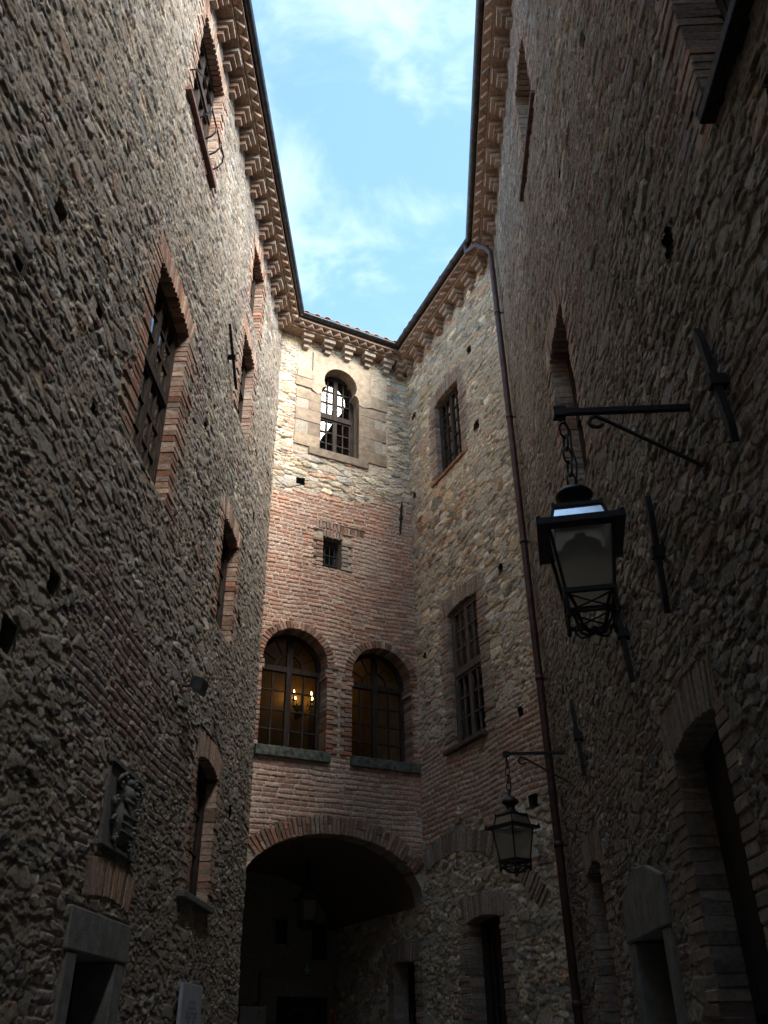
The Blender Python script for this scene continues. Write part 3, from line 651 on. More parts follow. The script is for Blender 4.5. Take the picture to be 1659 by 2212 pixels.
# add the two upper corners of the slab
K_ = len(top); V = []
for (a, b) in top: V.append((a, b, 0.022))
for (a, b) in outer: V.append((a, b, 0.022))
F = [(i, i + 1, K_ + i + 1, K_ + i) for i in range(K_ - 1)]
for i in range(K_ - 1):
    if (outer[i][0] > 1.89 and outer[i + 1][1] > 13.09 and outer[i + 1][0] < 1.89) or (outer[i][1] > 13.09 and outer[i + 1][0] < 0.67 and outer[i][0] > 0.67):
        V.append((1.90 if outer[i][0] > 1.2 else 0.66, 13.1, 0.022)); F.append((K_ + i, K_ + i + 1, len(V) - 1))
ts.add(V, F, SS * 1.02)
fullK = len(TR); V = [(a, b, 0.022) for a, b in TR] + [(a, b, -0.30) for a, b in TR]
ts.add(V, [(i, (i + 1) % fullK, fullK + (i + 1) % fullK, fullK + i) for i in range(fullK)], SS * 0.92)
z_ = 10.80; r = 0
while z_ < 12.05:
    hh = random.uniform(0.22, 0.30); hh = min(hh, 12.07 - z_)
    la, lb = ((0.24, 0.34) if r % 2 else (0.50, 0.58))
    for (a, b) in ((0.85 - la, 0.85), (1.64, 1.64 + lb)):
        c = SS * random.uniform(0.62, 0.98) * np.array((1, random.uniform(.96, 1.0), random.uniform(.92, 1.0)))
        ts.box(a, b, z_ + 0.004, z_ + hh - 0.004, -0.1, 0.012 + random.uniform(-.004, .006), c)
    z_ += hh; r += 1
for (a, b, c_, d_) in ((0.33, 0.66, 12.16, 12.36), (0.36, 0.66, 12.38, 12.58), (1.90, 2.25, 12.12, 12.40)):
    ts.box(a, b, c_, d_, -0.1, 0.018, SS * random.uniform(0.8, 1.0))
o_ = ts.build('sandstone_surround', M_SANDST, wtr)
for a, b in ((0.36, 0.845), (1.645, 2.14)):
    mb = MB('C'); mb.box(a, b, 10.80, 12.08, -0.2, 0.006); mb.build('mortar_bed', M_MORTAR, wtr)
sl2 = MB('C'); sl2.box(0.64, 1.84, 10.64, 10.815, -0.25, 0.035, SS * 0.62); o_ = sl2.build('sill', M_SANDST, wtr); bv = o_.modifiers.new('b', 'BEVEL'); bv.width = 0.01
# --- small barred window
cutsC.append(rect(0.98, 1.32, 8.42, 9.0))
bw = MB('C')
for i in range(3): u_ = 1.02 + 0.26 * (i + 0.5) / 3 + 0.01; bw.tube([(u_, 8.40, -0.14), (u_, 9.02, -0.14)], 0.011, 6)
for i in range(3): z_ = 8.42 + 0.58 * (i + 0.6) / 3.2; bw.tube([(0.96, z_, -0.125), (1.34, z_, -0.125)], 0.011, 6)
bwin = bw.build('barred_window', M_IRON, end)
rv = MB('C'); a0, a1, b0, b1 = 0.98, 1.32, 8.42, 9.0
rv.add([(a0, b0, 0), (a1, b0, 0), (a1, b1, 0), (a0, b1, 0), (a0 + .03, b0, -.5), (a1 - .03, b0, -.5), (a1 - .03, b1, -.5), (a0 + .03, b1, -.5)], [(0, 1, 5, 4), (1, 2, 6, 5), (2, 3, 7, 6), (3, 0, 4, 7), (4, 5, 6, 7)], (0.22, 0.18, 0.14))
rv.build('reveal', M_BRICK, bwin)
rb = MB('C')
for i in range(14):
    u_ = 0.86 + i * 0.066; rb.brick(u_, 9.22 + 0.03 * math.sin(i * .5), 0.052, 0.15, -0.06, random.uniform(0.012, 0.026), random.uniform(-.05, .05), brickcol(1, 0.25))
for i in range(6): rb.brick(1.0 + i * 0.062, 9.065, 0.05, 0.12, -0.1, random.uniform(0.012, 0.026), random.uniform(-.05, .05), brickcol(1, 0.5))
for i in range(7):
    ln = 0.12 if i % 2 else 0.2
    rb.brick(1.325 + ln / 2, 8.46 + i * 0.078, ln, 0.064, -0.2, random.uniform(0.012, 0.026), 0, brickcol(1, 0.7))
    rb.brick(0.975 - ln / 2, 8.46 + i * 0.078, ln, 0.064, -0.2, random.uniform(0.012, 0.026), 0, brickcol(1, 0.3))
rb.build('brick_surround', M_BRICK, bwin)
flatsC += [(0.84, 1.76, 9.15, 9.29), (0.8, 1.5, 8.42, 9.12)]
# --- the two arched windows
def arched_window(u0, u1, z0, zs_, zt, sill, jl, jr):
    ap = arch_pts(u0, u1, zs_, zt); cutsC.append([(u0, z0), (u1, z0)] + ap)
    flatsC.append((u0 - 0.2 if jl else u0, u1 + (0.16 if jr else 0.02), z0, zs_)); 
    n = -0.26; c = (u0 + u1) / 2; a = (u1 - u0) / 2; b = zt - zs_
    fr = MB('C'); f_ = 0.06
    fr.box(u0, u0 + f_, z0, zs_, n - .07, n); fr.box(u1 - f_, u1, z0, zs_, n - .07, n); fr.box(u0 + f_, u1 - f_, z0, z0 + .05, n - .07, n - .003)
    ring = 20
    for i in range(ring):
        t0, t1 = math.pi * i / ring, math.pi * (i + 1) / ring
        P_ = lambda t, s: (c + (a - s) * math.cos(t), zs_ + (b - s) * math.sin(t))
        fr.quad_prism([P_(t0, f_), P_(t0, -.03), P_(t1, -.03), P_(t1, f_)], n - .07, n)
    fr.box(c - .045, c + .045, z0 + .05, zt - f_ * .8, n - .06, n + .012)                         # the meeting stiles
    fr.box(u0 + f_, u1 - f_, zs_ - .10, zs_ - .015, n - .06, n + .008)                           # transom
    for q in (-1, 1):
        x0, x1 = (u0 + f_, c - .045) if q < 0 else (c + .045, u1 - f_)
        m_ = (x0 + x1) / 2; y0, y1 = z0 + .05, zs_ - .10
        fr.box(m_ - .010, m_ + .010, y0, y1, n - .045, n - .012)
        for i in range(1, 4): z_ = y0 + (y1 - y0) * i / 4; fr.box(x0, x1, z_ - .010, z_ + .010, n - .045, n - .015)
    ri = 0.42
    P2 = lambda t, s: (c + (a * ri + s) * math.cos(t), zs_ - .015 + (b * ri + s) * math.sin(t))
    for i in range(16):
        t0, t1 = math.pi * i / 16, math.pi * (i + 1) / 16
        fr.quad_prism([P2(t0, -.011), P2(t0, .011), P2(t1, .011), P2(t1, -.011)], n - .045, n - .012)
    for t in (25, 60, 120, 155):
        t = R_(t); p0 = (c + a * ri * math.cos(t), zs_ - .015 + b * ri * math.sin(t)); p1 = (c + (a - f_ * .7) * math.cos(t), zs_ + (b - f_ * .7) * math.sin(t))
        fr.tube([(p0[0], p0[1], n - .03), (p1[0], p1[1], n - .03)], .011, 4)
    win = fr.build('arched_window', M_WOOD, end)
    p = MB('C'); pts = [(u0 + .03, z0 + .03)] + [(u1 - .03, z0 + .03)] + [(c + (a - .03) * math.cos(math.pi * i / 24), zs_ + (b - .03) * math.sin(math.pi * i / 24)) for i in range(25)]
    p.add([(x, y, n - .04) for x, y in pts], [tuple(range(len(pts)))]); p.build('pane', M_GLASS, win)
    br = MB('C'); nb = 30; ro = 0.125
    for i in range(nb):
        t = math.pi * (i + .5) / nb; x = c + (a + ro / 2) * math.cos(t); z_ = zs_ + (b + ro / 2) * math.sin(t)
        an = math.atan2(b * math.sin(t) / (b * b) if 0 else math.sin(t) * a, math.cos(t) * b)
        if x < -0.03 or x > LEN_C + 0.02: continue
        br.brick(x, z_, ro, 0.051, -0.25, random.uniform(.012, .03), an, brickcol(1.05, .02))
    for side, ok in ((-1, jl), (1, jr)):
        e_ = u0 if side < 0 else u1; z_ = z0; r_ = 0
        while z_ < zs_ + 0.02:
            ln = (0.12 if r_ % 2 else 0.19)
            if not ok: ln = 0.06
            pj = 0.028 if z_ > zs_ - 0.24 and z_ < zs_ - .08 else 0
            br.brick(e_ + side * (ln / 2) - side * pj, z_ + .033, ln, .06, -.26, random.uniform(.010, .026), 0, brickcol(1.05, .05)); z_ += .074; r_ += 1
    br.build('brick_surround', M_BRICK, win)
    mo = MB('C')
    mo.box(u0 - .2 if jl else u0 - .05, u0 - .008, z0, zs_, -.27, -.008); mo.box(u1 + .008, u1 + (.2 if jr else .05), z0, zs_, -.27, -.008)
    V = []; k_ = 24
    for i in range(k_ + 1):
        t = math.pi * i / k_
        for nn_ in (-.008, -.27): V.append((c + (a + .006) * math.cos(t), zs_ + (b + .006) * math.sin(t), nn_))
    for i in range(k_ + 1):
        t = math.pi * i / k_; V.append((c + (a + .13) * math.cos(t), zs_ + (b + .13) * math.sin(t), -.012))
    o1 = 2 * (k_ + 1)
    mo.add(V, [(2 * i, 2 * i + 1, 2 * i + 3, 2 * i + 2) for i in range(k_)] + [(2 * i, 2 * i + 2, o1 + i + 1, o1 + i) for i in range(k_)])
    mo.build('mortar_bed', M_MORTAR, win)
    s = MB('C'); s.box(sill[0], sill[1], z0 - .15, z0 + .004, -.26, .07); so = s.build('sill', M_SILL, win); bv = so.modifiers.new('b', 'BEVEL'); bv.width = .012; bv.segments = 2
    return win
arched_window(0.04, 1.11, 5.29, 6.66, 7.20, (0.0, 1.18), False, True)
arched_window(1.54, 2.60, 5.29, 6.60, 7.13, (1.52, 2.70), True, False)
# lamp-lit room behind them
rm = MB('C'); a0, a1, b0, b1, n0, n1 = -0.6, 3.6, 5.0, 8.3, -0.36, -2.9
rm.add([(a0, b0, n0), (a1, b0, n0), (a1, b1, n0), (a0, b1, n0), (a0, b0, n1), (a1, b0, n1), (a1, b1, n1), (a0, b1, n1)], [(4, 5, 6, 7), (0, 1, 5, 4), (1, 2, 6, 5), (2, 3, 7, 6), (3, 0, 4, 7)])
rm.box(2.55, 2.75, 5.0, 8.3, -2.2, -0.36); 
room = rm.build('lit_room', M_PLASTER, end)
ra2 = MB('C'); ra2.quad_prism([(1.98, 5.0), (3.3, 5.0)] + arch_pts(1.98, 3.3, 7.0, 7.62), -2.91, -2.885); ra2.build('inner_arch', M_DARKROOM, room)
dk = MB('C'); dk.box(2.75, 3.35, 5.0, 7.55, -2.895, -2.86); dk.build('inner_door', M_DARKWOOD, room)
# --- the archway: ring of bricks, barrel vault, passage
AC, AH, AZ, AB = 1.30, 1.42, 3.28, 0.87
ell = lambda t, s=0.0: (AC + (AH + s) * math.cos(t), AZ + (AB + s) * math.sin(t))
cutsC.append([(-0.3, -0.2), (3.0, -0.2)] + [ell(math.pi * i / 40) for i in range(41)])
vr = MB('C'); nb = 58
# evenly spaced along the curve
tt = np.linspace(0.0, math.pi, 2000); xs = np.array([ell(t) for t in tt]); ds_ = np.concatenate([[0], np.cumsum(np.linalg.norm(np.diff(xs, axis=0), axis=1))])
for i in range(nb):
    t = float(np.interp((i + .5) / nb * ds_[-1], ds_, tt)); an = math.atan2(math.sin(t) / AB, math.cos(t) / AH)
    x, z_ = ell(t); L_ = 0.25 + random.uniform(-.02, .02); x += math.cos(an) * L_ / 2; z_ += math.sin(an) * L_ / 2
    if x < 0.05 or x > LEN_C - 0.05: continue
    if random.random() < .35:
        for q in (-1, 1): vr.brick(x + q * math.cos(an) * L_ / 4, z_ + q * math.sin(an) * L_ / 4, L_ / 2 - .008, .052, -.3, random.uniform(.012, .036), an + random.uniform(-.03, .03), brickcol(1.05, .12))
    else: vr.brick(x, z_, L_, .052, -.3, random.uniform(.012, .036), an + random.uniform(-.03, .03), brickcol(1.05, .12))
arch = vr.build('archway', M_BRICK, end)
for i in range(20):
    t = math.pi * (i + .5) / 20; x, z_ = ell(t, .12)
    flatsC.append((x - .12, x + .12, z_ - .10, z_ + .10))
mo = MB('C'); V = []
for i in range(41):
    t = math.pi * i / 40
    V += [ell(t, .004) + (-.010,), ell(t, .26) + (-.010,), ell(t, .004) + (-.31,)]
mo.add(V, [(3 * i, 3 * i + 3, 3 * i + 4, 3 * i + 1) for i in range(40)] + [(3 * i, 3 * i + 2, 3 * i + 5, 3 * i + 3) for i in range(40)]); mo.build('mortar_bed', M_MORTAR, arch)
PD = 3.5                                                                                          # depth of the passage
va = MB('C'); V = []
for i in range(25):
    t = math.pi * i / 24
    for nn_ in np.linspace(-.29, -PD, 8): V.append(ell(t) + (nn_,))
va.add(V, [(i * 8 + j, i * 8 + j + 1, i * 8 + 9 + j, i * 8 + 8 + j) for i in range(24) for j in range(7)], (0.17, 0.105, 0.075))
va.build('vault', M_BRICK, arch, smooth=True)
pw = MB('C'); pc = (0.34, 0.305, 0.255)
pw.add([(-.12, 0, 0), (-.12, 0, -PD), (-.12, AZ + .02, -PD), (-.12, AZ + .02, 0)], [(0, 1, 2, 3)], pc)
pw.add([(-.2, 0, -PD), (2.9, 0, -PD), (2.9, 4.3, -PD), (-.2, 4.3, -PD)], [(0, 1, 2, 3)], pc)
pw.add([(-.35, 0, -.05), (-.35, 0, -PD - .1), (-.35, 4.7, -PD - .1), (-.35, 4.7, -.05), (3.15, 0, -.05), (3.15, 0, -PD - .1), (3.15, 4.7, -PD - .1), (3.15, 4.7, -.05)], [(0, 1, 2, 3), (4, 5, 6, 7), (3, 2, 6, 7), (1, 2, 6, 5)], pc)  # hidden shell, added to keep sky light from leaking in round the vault
pw.box(1.50, 1.80, 0, 2.62, -PD, -PD + .06, (0.30, 0.27, 0.22)); pw.box(1.80, 2.72, 2.27, 2.55, -PD, -PD + .06, (0.30, 0.27, 0.22))
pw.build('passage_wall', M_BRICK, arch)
pd_ = MB('C'); pd_.box(1.80, 2.72, 0, 2.26, -PD, -PD + .03); pdo = pd_.build('door', M_DARKWOOD, end)
sc_ = MB('C')
for (cx, rx) in ((2.18, .22), (2.55, .16)):
    sc_.tube([(cx + rx * math.cos(R_(a)), 1.85 + .26 * math.sin(R_(a)), -PD + .045) for a in range(0, 181, 15)], .014, 6)
sc_.build('strap_scroll', M_WOODW, pdo)
for (a, b, c, d) in ((1.75, 1.92, 3.05, 3.42), (2.42, 2.66, 2.82, 3.36)):
    nb_ = MB('C'); nb_.box(a, b, c, d, -PD, -PD + .10); nb_.build('wall_box', M_DARKWOOD, arch)
# --- masonry of both fronts
cutsC.append(putlog(end, 'C', 0.515, 10.01, 0.17, 0.15))
def bmC(U, V):
    line = 9.72 + 0.13 * U + (fbm(U * 2.2, V * 0 + 3.3, 901, 3) - .5) * .25
    m = sstep(0.12, -0.12, V - line) * 1.0
    m = m + (V > line) * (0.62 * np.exp(-((U - .28) / .38) ** 2 - ((V - 11.1) / .55) ** 2) + .45 * np.exp(-((U - 2.2) / .4) ** 2 - ((V - 12.3) / .6) ** 2) + .30 * np.exp(-((U - 1.3) / 1.2) ** 2 - ((V - 10.45) / .16) ** 2))
    m = m - (V < line) * 0.55 * np.exp(-((U - 2.66) / .16) ** 2)* (V > 8.9)
    return m * 1.05
def keepC(CU, CZ): return CZ > 3.0
masonry('C', np.linspace(-0.12, LEN_C + 0.10, 320), np.linspace(3.0, 13.5, 1100), cutsC, flatsC, end, 21, bmC, sx=0.18, sy=0.065, relief=0.85, warp=.45, brickpale=.7, warm=1.58, tone=(1.04, 0.985, 0.94), vivid=1.0, smear=0.06)
anchor(end, 'C', (2.50, 10.08), (2.45, 9.38), 0.035)
def aw(*a, **k):
    u0, u1, z0, z1 = a[:4]; cutsA.append(rect(u0 - .01, u1 + .01, z0 - .01, z1)); flatsA.extend(flats_for(*a[:4])); return rect_window(end, 'A', *a, **k)
aw(1.10, 1.97, 9.98, 11.66, leaf=2, cols=2, rows=5, pale=0.5, sill=(0.90, 2.05, 0.05, 0.05), n=-0.09)
aw(1.14, 2.06, 5.24, 7.42, leaf=2, cols=2, rows=3, toprows=3, transom=6.35, pale=0.5, sill=(0.93, 2.09, 0.06, 0.09), sillmat=M_WOODW, n=-0.06, rise=0.06, wood=M_WOODW)
aw(1.22, 2.03, 1.0, 2.97, leaf=2, cols=2, rows=4, pale=0.5, n=-0.2)
su0, su1, sz0, sz1 = -1.08, -0.36, 1.2, 2.61
cutsA.append(rect(su0, su1, sz0, sz1)); brw = MB('A')
brw.box(su0, su1, sz0, sz1, -.34, -.30); bw2 = brw.build('shutter', M_DARKWOOD, end); brick_surround('A', su0, su1, sz0, sz1, bw2, .02, pale=.5); interior('A', su0, su1, sz0, sz1, -.345, bw2, .9); flatsA.extend(flats_for(su0, su1, sz0, sz1))
# relieving arch of brick on edge
rr_ = MB('A'); RC, RR = (0.95, 3.83 - 2.595), 2.595
for i in range(54):
    t = R_(110 - i * 1.42); 
    if t < R_(40): break
    L_ = random.choice((.28, .30, .26)); x = RC[0] + (RR + L_ / 2) * math.cos(t); z_ = RC[1] + (RR + L_ / 2) * math.sin(t)
    if x < 0.06: continue
    rr_.brick(x, z_, L_, .052, -.06, random.uniform(.014, .034), t + random.uniform(-.02, .02), brickcol(.95, .7)); flatsA.append((x - .09, x + .09, z_ - .11, z_ + .11))
rr_.build('relieving_arch', M_BRICK, end)
for (u_, z_, s_, h_) in ((2.43, 11.92, .13, .14), (0.24, 12.02, .15, .12), (2.47, 10.23, .15, .17), (0.15, 10.25, .12, .15), (2.77, 7.43, .12, .12), (2.91, 5.25, .14, .14), (3.00, 4.09, .22, .17), (0.3, 7.0, .1, .1)):
    cutsA.append(putlog(end, 'A', u_, z_, s_, h_))
def bmA(U, V):
    m = 0.72 * np.exp(-((V - 4.75) / .8) ** 4) + .42 * np.exp(-((U - .55) / .5) ** 2 - ((V - 11.0) / 1.0) ** 2) + .35 * np.exp(-((U - 2.3) / .25) ** 2 - ((V - 10.9) / 1.0) ** 2)
    m = m + .35 * np.exp(-((U - .4) / .3) ** 2 - ((V - 6.5) / 2.0) ** 2) + .45 * np.exp(-((U - 2.6) / .5) ** 2 - ((V - 6.0) / .4) ** 2) + .25 * np.exp(-((U - 2.2) / .4) ** 2 - ((V - 2.0) / 1.0) ** 2)
    return m
masonry('A', np.linspace(-PD, LEN_A + 0.1, 490), graded(0, 13.5, lambda z: 0.0135), cutsA, flatsA, end, 33, bmA, sx=0.15, sy=0.078, relief=0.85, warp=.5, bricktint=(.80, .86, .90), vivid=0.7,
        keep=lambda a, b: (a > -.1) | (b < 3.5), warm=1.62, tone=(1.02, 0.985, 0.94), brickpale=.75, smear=0.04)
eaves(end, 'C', LEN_C, [0.50 + 0.43 * i for i in range(5)] + [2.52], 0.60, 1.0)
eaves(end, 'A', LEN_A, [0.24 + 0.42 * i for i in range(8)], 1.0, 0.24)

# ================================================================== right wing
right = empty('castle_wing', W3, 'dark rubble wing on the right with four iron tie anchors and arched doorways', 'building', 'castle buildings round the courtyard')
cutsR, flatsR = [], []
def rw(*a, **k):
    u0, u1, z0, z1 = a[:4]; cutsR.append(rect(u0 - .01, u1 + .01, z0 - .01, z1)); flatsR.extend(flats_for(*a[:4])); return rect_window(right, 'R', *a, **k)
rw(3.58, 4.46, 10.78, 12.25, leaf=2, cols=1, rows=3, pale=.45, sillmat=M_SILLB, sill=(3.14, 4.62, .06, .055))
rw(3.28, 4.21, 5.95, 7.93, leaf=2, cols=2, rows=3, transom=7.0, pale=.5, n=-.18)
rw(7.78, 8.82, 5.52, 7.6, leaf=2, cols=2, rows=3, transom=6.7, pale=.45, sill=(7.78, 9.0, .07, .075), sillmat=M_WOOD, n=-.24)
rw(1.55, 2.28, 0.9, 3.0, leaf=1, cols=2, rows=4, rise=.07, pale=.55, n=-.24, k=.8)
def plank_door(u0, u1, z1, rise, **k):
    d = MB('R'); nn_ = k.get('n', -.34); m_ = 7
    for i in range(m_):
        a = u0 + (u1 - u0) * i / m_; b = u0 + (u1 - u0) * (i + 1) / m_; d.box(a + .003, b - .003, 0.0, z1 + .02, nn_ - .05, nn_ + random.uniform(0, .006))
    for z_ in (.5, 1.7): d.box(u0 + .05, u1 - .05, z_, z_ + .07, nn_, nn_ + .016)
    return d.build('door', M_DARKWOOD, right)
dr = plank_door(5.08, 5.98, 3.13, .2, n=-.17); cutsR.append(rect(5.07, 5.99, -.1, 3.12)); flatsR.extend(flats_for(5.08, 5.98, 0, 3.13))
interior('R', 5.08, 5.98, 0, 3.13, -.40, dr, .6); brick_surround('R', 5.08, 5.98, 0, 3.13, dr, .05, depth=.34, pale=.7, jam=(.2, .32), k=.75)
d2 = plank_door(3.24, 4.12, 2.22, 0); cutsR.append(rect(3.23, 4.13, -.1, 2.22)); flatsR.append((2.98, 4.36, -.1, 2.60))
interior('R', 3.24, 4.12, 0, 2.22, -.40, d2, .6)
ls = MB('R'); cst = (0.20, 0.19, 0.17)
ls.quad_prism([(3.0, 2.22), (4.34, 2.22), (4.36, 2.52), (3.95, 2.64), (3.60, 2.68), (3.06, 2.52)], -.3, .025, cst)
ls.box(3.0, 3.24, 0, 2.214, -.3, .014, cst); ls.box(4.12, 4.32, 0, 2.214, -.3, .014, cst)
o_ = ls.build('stone_surround', M_SANDST, d2); bv = o_.modifiers.new('b', 'BEVEL'); bv.width = .012; bv.segments = 2
for (u_, z_, s_, h_) in ((6.92, 5.60, .15, .18), (6.36, 8.72, .10, .16), (4.96, 8.9, .08, .14), (8.3, 5.0, .16, .16), (2.4, 6.3, .09, .13), (4.9, 5.6, .1, .12)):
    cutsR.append(putlog(right, 'R', u_, z_, s_, h_))
def bmR(U, V):
    m = np.zeros(U.shape)
    for (u, z, ru, rz, s) in ((4.0, 11.5, .9, 1.4, .45), (3.75, 7.0, .9, 1.5, .42), (8.0, 6.8, .9, 1.4, .4), (5.5, 9.5, 1.5, .25, .45), (6.0, 7.6, 1.8, .22, .42), (5.5, 2.2, .8, 1.3, .4), (4.6, 3.3, 1.6, .25, .4), (1.0, 6, .4, 3, .25), (1.9, 2.0, .7, 1.2, .35)):
        m += s * np.exp(-((U - u) / ru) ** 2 - ((V - z) / rz) ** 2)
    return m
usR = np.concatenate([graded(-0.1, 10.8, lambda u: min(.020, max(.0085, .0021 * math.hypot(1.7, 10.4 - u)))), np.arange(10.9, 15.6, .1)])
zsR = graded(0, 13.5, lambda z: min(.018, max(.008, .0017 * math.hypot(4.5, z - 1.6))))
masonry('R', usR, zsR, cutsR, flatsR, right, 55, bmR, strings=.9, relief=0.62, smear=.05, bricktint=(.78, .86, .94), tone=(0.66, 0.655, 0.685), brickpale=1.0)
for a, b in (((7.10, 4.73), (7.18, 3.95)), ((5.77, 4.55), (5.69, 3.77)), ((4.50, 4.52), (4.62, 3.74)), ((2.19, 4.46), (2.37, 3.67))): anchor(right, 'R', a, b, .05)
eaves(right, 'R', 15.4, [0.22 + 0.43 * i for i in range(20)], 0.24, 0.0)

# ================================================================== rear wing, unseen, added behind the viewer to darken the near walls
rear = empty('castle_wing', (-.6, -5.0, 0), 'unseen rubble wing added behind the viewer to darken the near walls', 'building', 'castle buildings round the courtyard')
WALLS['B'] = (np.array([-2.9, -5.0, 0.0]), np.array([1.0, 0, 0]), np.array([0, 1.0, 0]))
masonry('B', np.linspace(0, 4.6, 60), np.linspace(0, 13.5, 180), [], [], rear, 77, None)
eaves(rear, 'B', 4.6, [0.3 + .42 * i for i in range(11)], 0.0, 0.0)

# unseen sheets behind the wings, added to block sky light leaking through gaps
def outer(root, w, u0, u1, n, z1=14.6):
    mb = MB(w); mb.add([(u0, 0, n), (u1, 0, n), (u1, z1, n), (u0, z1, n)], [(0, 1, 2, 3)], (0.25, 0.22, 0.18))
    mb.add([(u0, z1 - 1.0, -.05), (u1, z1 - 1.0, -.05), (u1, z1 - 1.0, n), (u0, z1 - 1.0, n)], [(0, 1, 2, 3)], (0.2, 0.17, 0.14)); mb.build('leak_block_sheet', M_BRICK, root)
outer(left, 'L', -4, 17.4, -3.6); outer(right, 'R', -4, 15.4, -3.6); outer(end, 'C', -5, 3.4, -4.2); outer(end, 'A', -5, 5, -4.2)

# ================================================================== downpipe
dp = MB()
P_ = lambda u, z, n: wp('R', u, z, n)
g0 = wp('A', LEN_A - 0.24 * .39 - .12, EAVE - .05, .39)
pts = [g0, g0 + np.array([0, 0, -.16]), P_(.30, 13.20, .30), P_(.42, 12.98, .16), P_(.48, 12.80, .10)] + [P_(.48 + .012 * (12.6 - z), z, .10) for z in np.arange(12.5, 0.0, -0.8)] + [P_(.62, 0.0, .10)]
dp.tube(pts, .046, 12)
for z in (11.4, 9.3, 7.2, 5.3, 3.4, 1.9):
    c = P_(.48 + .012 * (12.6 - z), z, .10); dp.tube([c + ZUP * .03, c - ZUP * .03], .053, 12)
    q = P_(.48 + .012 * (12.6 - z), z, -.05); dp.tube([c, q], .012, 6)
tag(dp.build('downpipe', M_PIPE, smooth=True), 'brown painted downpipe running from the eaves gutter to the ground', 'pipe')

# ================================================================== lanterns on their brackets
def bracket(u, z, off, zb, ub, label, s=1.0):
    mb = MB('R'); t = .016 * s
    mb.box(u - t, u + t, z - t, z + t, -.1, off - .03); mb.box(u - t * 1.9, u + t * 1.9, z - t * 2.2, z + t * 1.6, off - .035, off + .035)
    n1_ = off * .72; pts = [(ub, zb, -.08), (u, z - .075, n1_ - .06)]
    for a in range(0, 270, 25):
        pts.append((u, z - .078 + .045 * math.sin(R_(90 + a * 1.0)) * (1 - a / 500) - .005, n1_ + .0 + .055 * math.sin(R_(a)) * (1 - a / 500)))
    mb.tube(pts, .012 * s, 6)
    mb.tube([(u, z - t * 2, off), (u, z - .06, off)], [.016 * s, .010 * s], 8)
    return tag(mb.build('lamp_bracket', M_IRON), label, 'bracket', 'lamp brackets on the right wall')
def lantern(c, rot, zs, label, sc_=1.0, chain=True, rim=0.218, group='courtyard lanterns'):
    """zs: heights of hook, chain foot, cap foot, roof plate, rim top, rim foot, glass foot, tip"""
    zh, zcf, zcap, zpl, zr1, zr0, zgf, ztip = zs
    root = empty('lantern', (c[0], c[1], ztip), label, 'lantern', group)
    cs, sn = math.cos(rot), math.sin(rot)
    def sq(h, z): return [(c[0] + x * cs * h - y * sn * h, c[1] + x * sn * h + y * cs * h, z) for x, y in ((-1, -1), (1, -1), (1, 1), (-1, 1))]
    ch = MB(); zz = zh; k = 0; L_ = .105 * sc_
    while zz > zcf + .02:
        pts = []; ang = rot + (k % 2) * math.pi / 2 + .4; hx, hy = math.cos(ang), math.sin(ang)
        for i in range(14):
            a = 2 * math.pi * i / 14; r_ = .026 * sc_ * math.cos(a); pts.append((c[0] + hx * r_, c[1] + hy * r_, zz - L_ / 2 + L_ * .5 * math.sin(a)))
        ch.tube(pts, .0065 * sc_, 6, closed=True); zz -= L_ * .82; k += 1
    ch.build('chain', M_IRON, root, smooth=True)
    cb = MB(); cb.tube([(c[0] + cs * a, c[1] + sn * a, zcf + (zh - zcf) * b) for a, b in ((.012, 1.02), (.034, .85), (.026, .6), (.040, .35), (.030, .15), (.012, 0))], .0055 * sc_, 6); cb.build('cable', M_IRON, root, smooth=True)
    cp = MB(); hc = zcf - zpl
    cp.lathe((c[0], c[1], zpl), [(.10 * sc_, 0), (.085 * sc_, hc * .12), (.055 * sc_, hc * .22), (.05 * sc_, hc * .38), (.062 * sc_, hc * .48), (.098 * sc_, hc * .60), (.100 * sc_, hc * .66), (.085 * sc_, hc * .78), (.05 * sc_, hc * .90), (.02 * sc_, hc * .96), (.016 * sc_, hc)], 24)
    cp.build('chimney_cap', M_IRON, root, smooth=True)
    fr = MB(); pl = rim * .60; rt = rim * .72; bt = rim * .53
    def frame_ring(h, z0, z1, wd):
        o0, o1, i0, i1 = sq(h, z0), sq(h, z1), sq(h - wd, z0), sq(h - wd, z1)
        fr.add(o0 + o1 + i0 + i1, [(i, (i + 1) % 4, 4 + (i + 1) % 4, 4 + i) for i in range(4)] + [(8 + i, 12 + i, 12 + (i + 1) % 4, 8 + (i + 1) % 4) for i in range(4)] +
               [(i, 8 + i, 8 + (i + 1) % 4, (i + 1) % 4) for i in range(4)] + [(4 + i, 4 + (i + 1) % 4, 12 + (i + 1) % 4, 12 + i) for i in range(4)])
    frame_ring(pl, zpl - .022, zpl, pl * .99); frame_ring(rim, zr0, zr1, rim * .30); frame_ring(bt + .012, zgf - .012, zgf + .012, .022 * sc_)
    A_, B_ = sq(rt - .01, zr1), sq(pl - .008, zpl - .02)
    for i in range(4): fr.tube([A_[i], B_[i]], .010 * sc_, 4)
    A_, B_ = sq(rt, zr0), sq(bt, zgf)
    for i in range(4): fr.tube([A_[i], B_[i]], .011 * sc_, 4)
    for i in range(4):
        x, y, z = sq(rim - .012, zr1)[i]; fr.lathe((x, y, z), [(.009, 0), (.012, .012), (.002, .03)], 8)
        x, y, z = sq(pl - .01, zpl)[i]; fr.lathe((x, y, z), [(.007, 0), (.009, .01), (.002, .022)], 8)
        x, y, z = sq(bt, zgf)[i]; fr.tube([(x, y, z), (x, y, z - (zgf - ztip) * .62)], .011 * sc_, 6); fr.lathe((x, y, z - (zgf - ztip) * .62 - .03), [(.003, 0), (.013, .018), (.012, .03)], 8)
    fr.build('frame', M_IRON, root)
    cg = MB(); dz = zgf - ztip
